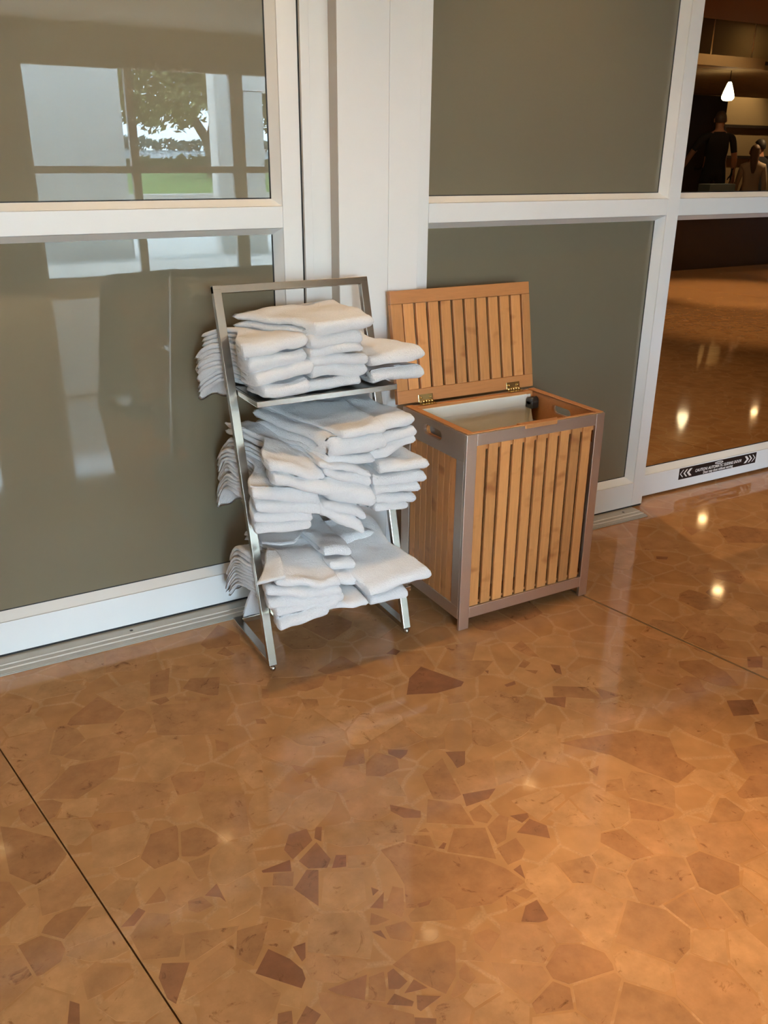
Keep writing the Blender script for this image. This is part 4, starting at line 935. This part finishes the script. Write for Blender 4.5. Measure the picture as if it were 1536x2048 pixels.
# ================================================================== towels
def towel(label, group, FL, FR, RL, RR, t, seed, droop=4.0, ye=2.52, slits=1, pinch=(0.0, 0.0), py=2.36, wav=0.007, crumple=0.0, fdroop=0.0):
    """folded terry towel: a rounded front fold, layered sides and loose rear ends"""
    FL, FR, RL, RR = map(Vector, (FL, FR, RL, RR))
    wid = (FR - FL).length; dep = ((RL - FL).length + (RR - FR).length) / 2
    nu = max(10, int(wid / 0.0095)); off = Vector((seed * 3.7, seed * 1.9, seed * 5.3))
    h = t / 2; ds = 0.011
    # profile as (distance from the nose, height) pairs; layer centre for the side rounding
    prof = []
    nlay = slits + 1; lt = t / nlay
    nb = int(dep / ds)
    for i in range(nb, 1, -1): prof.append((dep * i / nb, h, h - lt / 2))
    for i in range(0, 9):
        a = math.pi / 2 + math.pi * i / 8; prof.append((h * 1.1 * (1 + math.cos(a)), h * math.sin(a), h * 0.5 * math.sin(a)))
    for i in range(2, nb + 1): prof.append((dep * i / nb, -h, -h + lt / 2))
    rnd = random.Random(seed)
    for s in range(slits):
        zc = -h + lt * (s + 1); r0 = dep * rnd.uniform(0.93, 1.0); inn = max(h * 1.6, 0.03) + rnd.uniform(0, .02)
        g = lt * 0.05
        prof.append((r0, zc - g, zc - lt / 2))
        for q in range(11, 0, -1): prof.append((inn + (r0 - inn) * q / 12, zc - g, zc - lt / 2))
        prof.append((inn, zc, zc))
        for q in range(1, 12): prof.append((inn + (r0 - inn) * q / 12, zc + g, zc + lt / 2))
        prof.append((dep * rnd.uniform(0.93, 1.0), zc + g, zc + lt / 2))
    vs = []; npf = len(prof)
    for iu in range(nu + 1):
        u = iu / nu
        # cosine spacing gathers stations at the two sides for round edges
        u = u + (0.5 - 0.5 * math.cos(math.pi * u) - u) * 0.55
        F = FL.lerp(FR, u); Rr = RL.lerp(RR, u); D = Rr - F
        e = min(u, 1 - u) * wid; rr = lt * 0.55
        k = math.sqrt(max(0.0, 1 - (1 - min(1, e / rr)) ** 2)) * 0.75 + 0.25
        for (s, z, zc) in prof:
            zz = (zc + (z - zc) * k) * (1 + 0.22 * noise.noise(Vector((u * wid * 14, seed * 2.3, 0.5))))
            sn = s / dep
            p = F + D * sn
            p.x += pinch[0] * math.exp(-((p.y - py) / 0.07) ** 2) * (1 - u) ** 2 - pinch[1] * math.exp(-((p.y - py) / 0.07) ** 2) * u ** 2
            q = p * 9 + off
            low = noise.noise(q) * wav * 1.6 + noise.noise(p * 21 + off) * wav * 0.9
            if crumple: low += crumple * (abs(noise.noise(p * 7 + off * 2)) * 1.6 - 0.4) * (1 - (2 * u - 1) ** 4)
            if p.y > ye: low -= droop * (p.y - ye) ** 2 * (0.75 + 0.5 * noise.noise(Vector((u * 3, seed, 0))))
            if fdroop and sn < 0.35: low -= fdroop * (1 - sn / 0.35) ** 2
            p = p + Vector((noise.noise(q + Vector((9, 0, 0))) * wav, noise.noise(q * 1.3 + Vector((0, 7, 0))) * wav * 1.5, zz + low))
            fz = noise.noise(p * 95 + off) * 0.0011 + noise.noise(p * 210 + off) * 0.0007
            p += Vector((fz, -fz, fz))
            vs.append(p)
    fs = []
    for iu in range(nu):
        for j in range(npf):
            j2 = (j + 1) % npf; fs.append((iu * npf + j, iu * npf + j2, (iu + 1) * npf + j2, (iu + 1) * npf + j))
    ctr = (FL + FR + RL + RR) / 4
    bm = bmesh.new(); bv = [bm.verts.new(v - ctr) for v in vs]
    for f in fs: bm.faces.new([bv[i] for i in f])
    c0 = bm.faces.new([bv[j] for j in range(npf)]); c1 = bm.faces.new([bv[nu * npf + j] for j in range(npf)][::-1])
    bm.normal_update(); bmesh.ops.triangulate(bm, faces=[c0, c1])
    o = from_bm('towel', bm, M['towel'], None, True); o.location = ctr
    tag(o, label, 'towel', group)
    return o
ORD = ['topmost', 'second', 'third', 'fourth', 'fifth', 'sixth', 'seventh', 'eighth']
def stack(where, shelf, rows, ye, seed0, **kw):
    n = len(rows); g = 'towels on the %s shelf' % shelf
    for i, r in enumerate(rows):
        lb = ('folded white towel, %s in the %s stack on the %s shelf' % ((ORD[i] if i == 0 else ORD[i] + ' from the top') if i < n - 1 else 'lowest', where, shelf)) if n > 1 else 'folded white towel lying %s on the %s shelf' % (where, shelf)
        k2 = dict(kw); k2.update(r[6] if len(r) > 6 else {})
        if 'lb' in k2: lb = k2.pop('lb')
        towel(lb, g, r[0], r[1], r[2], r[3], r[4], seed0 + i, ye=ye, slits=r[5], **k2)
S1 = 2.28
stack('left', 'top', [
    ((0.842, S1, 0.998), (1.036, S1, 1.014), (0.815, 2.60, 1.010), (1.00, 2.62, 1.010), 0.040, 2, dict(crumple=0.006)),
    ((0.854, S1, 0.956), (1.033, S1, 0.976), (0.80, 2.63, 0.968), (1.00, 2.62, 0.970), 0.042, 2),
    ((0.870, 2.272, 0.915), (1.042, 2.272, 0.936), (0.795, 2.62, 0.925), (1.00, 2.62, 0.925), 0.044, 2),
    ((0.888, 2.268, 0.880), (1.030, 2.268, 0.886), (0.805, 2.64, 0.882), (1.00, 2.60, 0.882), 0.042, 2)], 2.51, 11, droop=6.0, pinch=(0.058, 0), py=2.465)
stack('middle', 'top', [
    ((1.060, S1, 1.048), (1.246, S1, 1.054), (0.90, 2.54, 1.046), (1.25, 2.60, 1.070), 0.038, 1, dict(wav=.007)),
    ((1.042, S1, 1.010), (1.210, S1, 1.006), (1.00, 2.60, 1.03), (1.24, 2.60, 1.03), 0.042, 1),
    ((1.040, S1, 0.977), (1.212, S1, 0.974), (1.01, 2.60, 0.995), (1.23, 2.60, 0.995), 0.028, 1),
    ((1.040, S1, 0.950), (1.228, S1, 0.944), (1.01, 2.60, 0.965), (1.23, 2.60, 0.965), 0.038, 1),
    ((1.045, 2.285, 0.914), (1.232, 2.285, 0.910), (1.01, 2.60, 0.925), (1.23, 2.60, 0.925), 0.040, 1),
    ((1.016, 2.285, 0.877), (1.208, 2.285, 0.877), (1.01, 2.60, 0.880), (1.22, 2.60, 0.880), 0.034, 1)], 2.52, 31)
stack('right', 'top', [
    ((1.243, S1, 0.931), (1.430, S1, 0.937), (1.235, 2.60, 0.975), (1.345, 2.58, 0.975), 0.036, 1),
    ((1.247, S1, 0.883), (1.432, S1, 0.876), (1.235, 2.58, 0.895), (1.345, 2.56, 0.900), 0.044, 1, dict(wav=.006))], 2.55, 51, pinch=(0, 0.07), py=2.45)
stack('left', 'middle', [
    ((0.866, 2.20, 0.674), (1.042, 2.20, 0.624), (0.862, 2.55, 0.735), (1.00, 2.55, 0.715), 0.036, 1, dict(fdroop=.0)),
    ((0.878, 2.19, 0.636), (1.051, 2.19, 0.578), (0.858, 2.66, 0.690), (1.02, 2.60, 0.670), 0.044, 2),
    ((0.815, 2.20, 0.605), (1.020, 2.20, 0.548), (0.858, 2.67, 0.655), (1.02, 2.60, 0.630), 0.042, 2),
    ((0.818, 2.20, 0.566), (1.030, 2.20, 0.512), (0.858, 2.66, 0.615), (1.02, 2.60, 0.600), 0.036, 2, dict(wav=.006)),
    ((0.812, 2.20, 0.530), (0.996, 2.20, 0.494), (0.858, 2.67, 0.575), (1.00, 2.60, 0.560), 0.034, 2),
    ((0.812, 2.20, 0.496), (0.991, 2.20, 0.473), (0.856, 2.66, 0.540), (1.00, 2.60, 0.535), 0.032, 1)], 2.47, 71, droop=5.0, pinch=(0.050, 0), py=2.375)
stack('centre', 'middle', [
    ((1.020, 2.20, 0.668), (1.198, 2.20, 0.602), (1.02, 2.58, 0.68), (1.19, 2.58, 0.66), 0.026, 1),
    ((1.040, 2.20, 0.638), (1.197, 2.20, 0.578), (1.02, 2.58, 0.65), (1.19, 2.58, 0.63), 0.038, 1),
    ((1.046, 2.19, 0.580), (1.212, 2.19, 0.520), (1.02, 2.58, 0.61), (1.19, 2.58, 0.60), 0.074, 1, dict(wav=.006)),
    ((1.032, 2.195, 0.535), (1.178, 2.195, 0.468), (1.02, 2.58, 0.57), (1.19, 2.58, 0.56), 0.030, 1),
    ((1.020, 2.20, 0.515), (1.166, 2.185, 0.432), (1.02, 2.56, 0.54), (1.18, 2.56, 0.535), 0.042, 1, dict(wav=.007))], 2.48, 91)
stack('raised centre', 'middle', [
    ((1.106, 2.20, 0.738), (1.253, 2.20, 0.742), (0.97, 2.54, 0.765), (1.20, 2.58, 0.80), 0.032, 1, dict(wav=.007)),
    ((1.068, 2.20, 0.700), (1.256, 2.20, 0.694), (0.94, 2.52, 0.735), (1.20, 2.56, 0.745), 0.058, 1, dict(wav=.006)),
    ((1.056, 2.215, 0.664), (1.215, 2.215, 0.650), (0.93, 2.50, 0.705), (1.20, 2.56, 0.700), 0.030, 1)], 2.5, 111)
stack('right', 'middle', [
    ((1.225, 2.235, 0.732), (1.372, 2.235, 0.744), (1.215, 2.58, 0.785), (1.335, 2.58, 0.785), 0.040, 1, dict(wav=.007, crumple=.006)),
    ((1.205, 2.23, 0.690), (1.374, 2.23, 0.710), (1.21, 2.58, 0.745), (1.335, 2.58, 0.745), 0.036, 1),
    ((1.205, 2.23, 0.652), (1.374, 2.23, 0.680), (1.21, 2.58, 0.710), (1.335, 2.58, 0.710), 0.038, 1),
    ((1.230, 2.20, 0.614), (1.406, 2.20, 0.606), (1.21, 2.58, 0.670), (1.335, 2.58, 0.670), 0.034, 1),
    ((1.205, 2.20, 0.578), (1.399, 2.20, 0.563), (1.21, 2.58, 0.635), (1.335, 2.58, 0.635), 0.036, 1),
    ((1.210, 2.20, 0.545), (1.376, 2.20, 0.527), (1.21, 2.58, 0.600), (1.335, 2.58, 0.600), 0.032, 1),
    ((1.216, 2.20, 0.512), (1.362, 2.20, 0.494), (1.21, 2.58, 0.565), (1.335, 2.58, 0.565), 0.032, 1),
    ((1.214, 2.205, 0.482), (1.338, 2.205, 0.467), (1.21, 2.56, 0.535), (1.33, 2.56, 0.535), 0.028, 1)], 2.48, 121, pinch=(0, 0.055), py=2.375)
stack('left', 'bottom', [
    ((0.838, 2.12, 0.352), (1.048, 2.12, 0.298), (0.875, 2.47, 0.385), (1.05, 2.47, 0.375), 0.030, 1, dict(crumple=.020, wav=.008)),
    ((0.806, 2.12, 0.324), (1.048, 2.12, 0.272), (0.850, 2.58, 0.345), (1.03, 2.50, 0.34), 0.032, 1),
    ((0.812, 2.12, 0.296), (1.058, 2.12, 0.248), (0.842, 2.60, 0.305), (1.03, 2.50, 0.31), 0.034, 2),
    ((0.830, 2.115, 0.262), (1.040, 2.12, 0.236), (0.838, 2.60, 0.265), (1.03, 2.50, 0.27), 0.036, 2),
    ((0.838, 2.10, 0.212), (1.008, 2.115, 0.222), (0.842, 2.58, 0.232), (1.03, 2.48, 0.235), 0.042, 2, dict(wav=.006))], 2.40, 141, droop=5.0, pinch=(0.05, 0), py=2.28)
stack('right', 'bottom', [
    ((1.139, 2.10, 0.246), (1.376, 2.115, 0.256), (1.04, 2.42, 0.368), (1.30, 2.44, 0.360), 0.036, 1, dict(wav=.006)),
    ((1.06, 2.30, 0.345), (1.305, 2.32, 0.318), (1.05, 2.56, 0.375), (1.32, 2.56, 0.37), 0.036, 1),
    ((1.157, 2.12, 0.206), (1.294, 2.12, 0.204), (1.12, 2.44, 0.24), (1.31, 2.44, 0.24), 0.036, 1),
    ((1.005, 2.12, 0.224), (1.142, 2.12, 0.216), (1.02, 2.44, 0.24), (1.13, 2.44, 0.24), 0.024, 1)], 2.42, 161, pinch=(0, .03), py=2.28)
stack('small centre', 'bottom', [
    ((1.035, 2.20, 0.368), (1.125, 2.20, 0.352), (1.03, 2.46, 0.385), (1.14, 2.46, 0.38), 0.032, 1),
    ((1.045, 2.185, 0.332), (1.135, 2.185, 0.315), (1.03, 2.46, 0.345), (1.14, 2.46, 0.34), 0.036, 1),
    ((1.05, 2.165, 0.288), (1.14, 2.165, 0.272), (1.03, 2.46, 0.30), (1.14, 2.46, 0.30), 0.040, 1)], 2.5, 181)
# towel hanging loose behind the rack and one turned-up corner
towel('thin white towel hanging loose behind the left leg of the rack', 'towels on the bottom shelf', (0.872, 2.425, 0.19), (1.00, 2.425, 0.19), (0.865, 2.505, 0.055), (0.99, 2.505, 0.055), 0.022, 201, droop=0, wav=.006)
def flap(label, pts_a, pts_b, th, seed):
    bm = bmesh.new(); n = 14; mm = 10; off = Vector((seed, 0, 0)); G = [[], []]
    for s in (0, 1):
        for i in range(n + 1):
            row = []
            for j in range(mm + 1):
                u, w = i / n, j / mm
                def ev(P, t):
                    f = t * (len(P) - 1); k = min(int(f), len(P) - 2); return Vector(P[k]).lerp(Vector(P[k + 1]), f - k)
                p = ev(pts_a, u).lerp(ev(pts_b, u), w); p += Vector((1, -1, 1)) * noise.noise(p * 18 + off) * .005
                row.append(bm.verts.new(p + Vector((.2, -.55, .8)).normalized() * th * (s - .5)))
            G[s].append(row)
    for i in range(n):
        for j in range(mm):
            for s in (0, 1): bm.faces.new((G[s][i][j], G[s][i + 1][j], G[s][i + 1][j + 1], G[s][i][j + 1]))
    for i in range(n):
        for j in (0, mm): bm.faces.new((G[0][i][j], G[0][i + 1][j], G[1][i + 1][j], G[1][i][j]))
    for j in range(mm):
        for i in (0, n): bm.faces.new((G[0][i][j], G[0][i][j + 1], G[1][i][j + 1], G[1][i][j]))
    o = from_bm('towel', bm, M['towel'], None, True); tag(o, label, 'towel', 'towels on the bottom shelf'); return o
flap('white towel corner folded down over the left leg on the bottom shelf', [(0.890, 2.24, 0.40), (0.876, 2.17, 0.388), (0.862, 2.112, 0.368)], [(0.868, 2.25, 0.405), (0.826, 2.185, 0.370), (0.778, 2.118, 0.366)], 0.012, 5)
flap('white towel with a turned up rounded edge at the back of the bottom shelf', [(0.875, 2.30, 0.405), (0.92, 2.27, 0.398), (0.975, 2.28, 0.392), (1.02, 2.33, 0.402)], [(0.88, 2.42, 0.40), (0.93, 2.43, 0.40), (0.98, 2.43, 0.40), (1.02, 2.43, 0.40)], 0.010, 8)

# ================================================================== laundry hamper
ham = empty('laundry_hamper', (1.79, 2.336, 0)); tag(ham, 'open bamboo slat laundry hamper with a steel frame and cream liner', 'hamper')
X0, X1, Y0, Y1, ZT = 1.505, 2.077, 2.137, 2.535, 0.700
ST = M['steel_hamper']; BB = M['bamboo']; BR = M['bamboo_rail']; bv = 0.0012
# front frame
box('front_post', X0, X0 + 0.040, Y0, Y0 + 0.012, 0.0, ZT, ST, ham, bv)
box('front_post', X1 - 0.037, X1, Y0, Y0 + 0.012, 0.0, ZT, ST, ham, bv)
box('front_rail', X0 + 0.0402, X1 - 0.0372, Y0, Y0 + 0.012, 0.660, ZT, ST, ham, bv)
box('front_rail', X0 + 0.0402, X1 - 0.0372, Y0, Y0 + 0.012, 0.040, 0.080, ST, ham, bv)
box('rear_post', X0, X0 + 0.040, Y1 - 0.012, Y1, 0.0, ZT, ST, ham, bv)
box('rear_post', X1 - 0.040, X1, Y1 - 0.012, Y1, 0.0, ZT, ST, ham, bv)
box('rear_rail', X0 + 0.0402, X1 - 0.0402, Y1 - 0.012, Y1, 0.660, ZT - 0.001, ST, ham, bv)
box('rear_rail', X0 + 0.0402, X1 - 0.0402, Y1 - 0.012, Y1, 0.040, 0.080, ST, ham, bv)
def slot_plate(name, xa, xb, ya, yb, za, zb, yc, zc, hl, r, m):
    bm = bmesh.new()
    for sg in (1, -1):
        ze = zb if sg > 0 else za
        arc = [(yc + hl - r + r * math.cos(a), zc + sg * r * math.sin(a)) for a in (math.pi / 2 * k / 6 for k in range(7))] + \
              [(yc - hl + r - r * math.sin(a), zc + sg * r * math.cos(a)) for a in (math.pi / 2 * k / 6 for k in range(7))]
        pts = [(yb, zc)] + arc + [(ya, zc), (ya, ze), (yb, ze)]
        A = [bm.verts.new((xa, y, z)) for y, z in pts]; B = [bm.verts.new((xb, y, z)) for y, z in pts]; n = len(pts)
        bm.faces.new(A); bm.faces.new(B[::-1])
        for i in range(n):
            if i in (0, n - 4): continue
            bm.faces.new((A[i], A[(i + 1) % n], B[(i + 1) % n], B[i]))
    bm.normal_update(); bmesh.ops.triangulate(bm, faces=[f for f in bm.faces if len(f.verts) > 4])
    return from_bm(name, bm, m, ham)
ya, yb = Y0 + 0.0122, Y1 - 0.0122
for xs, s in ((X0, 1), (X1, -1)):
    a, b = sorted((xs, xs + s * 0.010)); a2, b2 = sorted((xs + s * 0.0102, xs + s * 0.022)); a3, b3 = sorted((xs + s * 0.003, xs + s * 0.0098))
    slot_plate('side_rail', a, b, ya, yb, 0.606, ZT, 2.338, 0.658, 0.056, 0.0175, ST)
    slot_plate('inner_side_board', a2, b2, ya + 0.001, yb - 0.001, 0.590, ZT - 0.004, 2.338, 0.657, 0.052, 0.0155, BR)
    box('side_rail', a, b, ya, yb, 0.040, 0.085, ST, ham, 0.0008)
    box('side_post', a, b, ya, ya + 0.043, 0.0851, 0.6058, ST, ham, 0.0008)
    box('side_post', a, b, yb - 0.040, yb, 0.0851, 0.6058, ST, ham, 0.0008)
    n = 8; y0s = ya + 0.0445; y1s = yb - 0.0415; pt = (y1s - y0s) / n
    for i in range(n): box('side_slat', a3, b3, y0s + pt * i + 0.001, y0s + pt * (i + 1) - 0.0012, 0.0852, 0.6056, BB, ham, 0.0012)
pt = (X1 - 0.0375 - (X0 + 0.0405)) / 10
for i in range(10):
    xa = X0 + 0.0405 + pt * i
    box('front_slat', xa + 0.001, xa + pt - 0.0105, Y0 + 0.006, Y0 + 0.016, 0.0805, 0.6595, BB, ham, 0.0016)
    box('rear_slat', xa + 0.001, xa + pt - 0.0065, Y1 - 0.010, Y1 - 0.002, 0.0805, 0.6595, BB, ham, 0.0012)
# wooden rim and inner boards
box('rim', X0 + 0.0222, X1 - 0.0222, Y0 + 0.0122, Y0 + 0.030, 0.640, ZT - 0.001, BR, ham, 0.0015)
box('rim', X0 + 0.0222, X1 - 0.0222, Y1 - 0.030, Y1 - 0.0122, 0.640, ZT - 0.001, BR, ham, 0.0015)
box('rim', X0 + 0.004, X0 + 0.0300, Y0 + 0.0122, Y1 - 0.0122, ZT + 0.0002, ZT + 0.004, BR, ham, 0.001)
box('rim', X1 - 0.0300, X1 - 0.004, Y0 + 0.0122, Y1 - 0.0122, ZT + 0.0002, ZT + 0.004, BR, ham, 0.001)
box('rim', X0 + 0.004, X1 - 0.004, Y0 + 0.004, Y0 + 0.0120, ZT + 0.0002, ZT + 0.004, BR, ham, 0.001)
prism('finger_catch', [(1.735, Y0 - 0.0025), (1.865, Y0 - 0.0025), (1.885, Y0 + 0.024), (1.715, Y0 + 0.024)], 'z', ZT - 0.010, ZT + 0.0052, BR, ham, 0.0015)
box('base_board', X0 + 0.012, X1 - 0.012, Y0 + 0.018, Y1 - 0.014, 0.082, 0.092, BR, ham)
# canvas liner bag
bm = bmesh.new(); rings = []
A0, A1, B0, B1 = X0 + 0.034, X1 - 0.034, Y0 + 0.033, Y1 - 0.033
per = []
def seg(p, q, n): return [(p[0] + (q[0] - p[0]) * i / n, p[1] + (q[1] - p[1]) * i / n) for i in range(n)]
per = seg((A0, B0), (A1, B0), 22) + seg((A1, B0), (A1, B1), 16) + seg((A1, B1), (A0, B1), 22) + seg((A0, B1), (A0, B0), 16)
for lv in range(15):
    w = lv / 14; ring = []
    for (x, y) in per:
        top = 0.688
        rt = max(0, (x - (A1 - 0.10)) / 0.10)                       # right end has slipped down
        sag = 0.13 * rt * math.sin(math.pi * min(1, max(0, (B1 - y) / (B1 - B0)))) ** 0.7
        z = top - sag - (top - sag - 0.12) * w
        inx = -0.10 * rt * (1 - w) * math.sin(math.pi * (y - B0) / (B1 - B0)) * 0.55
        wr = noise.noise(Vector((x * 9, y * 9, z * 3))) * 0.010 * min(1, w * 4)
        k = 1 - 0.10 * w
        cx, cy = (A0 + A1) / 2, (B0 + B1) / 2
        ring.append(bm.verts.new((cx + (x - cx) * k + inx + wr, cy + (y - cy) * k + wr * .6, z)))
    rings.append(ring)
n = len(per)
for a, b in zip(rings, rings[1:]):
    for i in range(n): bm.faces.new((a[i], a[(i + 1) % n], b[(i + 1) % n], b[i]))
bm.faces.new(rings[-1])
ln = from_bm('liner', bm, M['canvas'], ham, True)
box('liner_hem', A0, A1 - 0.02, B1 - 0.006, B1 + 0.001, 0.648, 0.690, M['canvas'], ln, 0.002)
# lid stay
sty = box('lid_stay', X1 - 0.060, X1 - 0.024, Y1 - 0.075, Y1 - 0.036, 0.640, 0.672, M['dark_metal'], ham, 0.006)
tube('stay_pin', [(X1 - 0.06, Y1 - 0.055, 0.668), (X1 - 0.022, Y1 - 0.055, 0.668)], 0.014, M['dark_metal'], sty, 14)
# lid, leaning open
lid = empty('lid', (1.784, 2.545, 0.7045)); fix_parent(lid, ham); lid.location = (1.784, 2.545, 0.7045); lid.rotation_euler = (math.radians(-10.2), 0, 0)
LW, LH = 0.594, 0.386
def lb(name, x0, x1, z0, z1, y0, y1, m, b=0.0015):
    o = box(name, x0, x1, y0, y1, z0, z1, m, None, b); o.parent = lid; return o
lb('lid_rail', -LW / 2, LW / 2, LH - 0.044, LH, -0.008, 0.012, BR)
lb('lid_rail', -LW / 2, LW / 2, 0, 0.046, -0.008, 0.012, BR)
lb('lid_stile', -LW / 2, -LW / 2 + 0.045, 0.0462, LH - 0.0442, -0.008, 0.012, BB)
lb('lid_stile', LW / 2 - 0.036, LW / 2, 0.0462, LH - 0.0442, -0.008, 0.012, BB)
x0, x1 = -LW / 2 + 0.0455, LW / 2 - 0.0365; pt = (x1 - x0) / 10
for i in range(10): lb('lid_slat', x0 + pt * i + 0.005, x0 + pt * (i + 1) - 0.005, 0.0464, LH - 0.0444, -0.005, 0.007, BB)
for xx in (1.600, 1.985):
    h = box('hinge', xx - 0.030, xx + 0.030, 2.5205, 2.5225, 0.706, 0.732, M['brass'], ham, 0.0008)
    h.data.transform(Matrix.Translation((0, 2.5355, 0.705)) @ Matrix.Rotation(math.radians(-10.2), 4, 'X') @ Matrix.Translation((0, -2.5215, -0.705)))
    for k in range(5): tube('knuckle', [(xx - 0.028 + 0.0115 * k, 2.531, 0.7075), (xx - 0.018 + 0.0115 * k, 2.531, 0.7075)], 0.0042, M['brass'], h, 10)
    box('hinge_leaf', xx - 0.030, xx + 0.030, 2.508, 2.528, 0.7012, 0.7030, M['brass'], h, 0.0004)
    for sx in (-0.02, 0.02): tube('screw', [(xx + sx, 2.5325, 0.721), (xx + sx, 2.5355, 0.721)], 0.0035, M['brass'], h, 10)
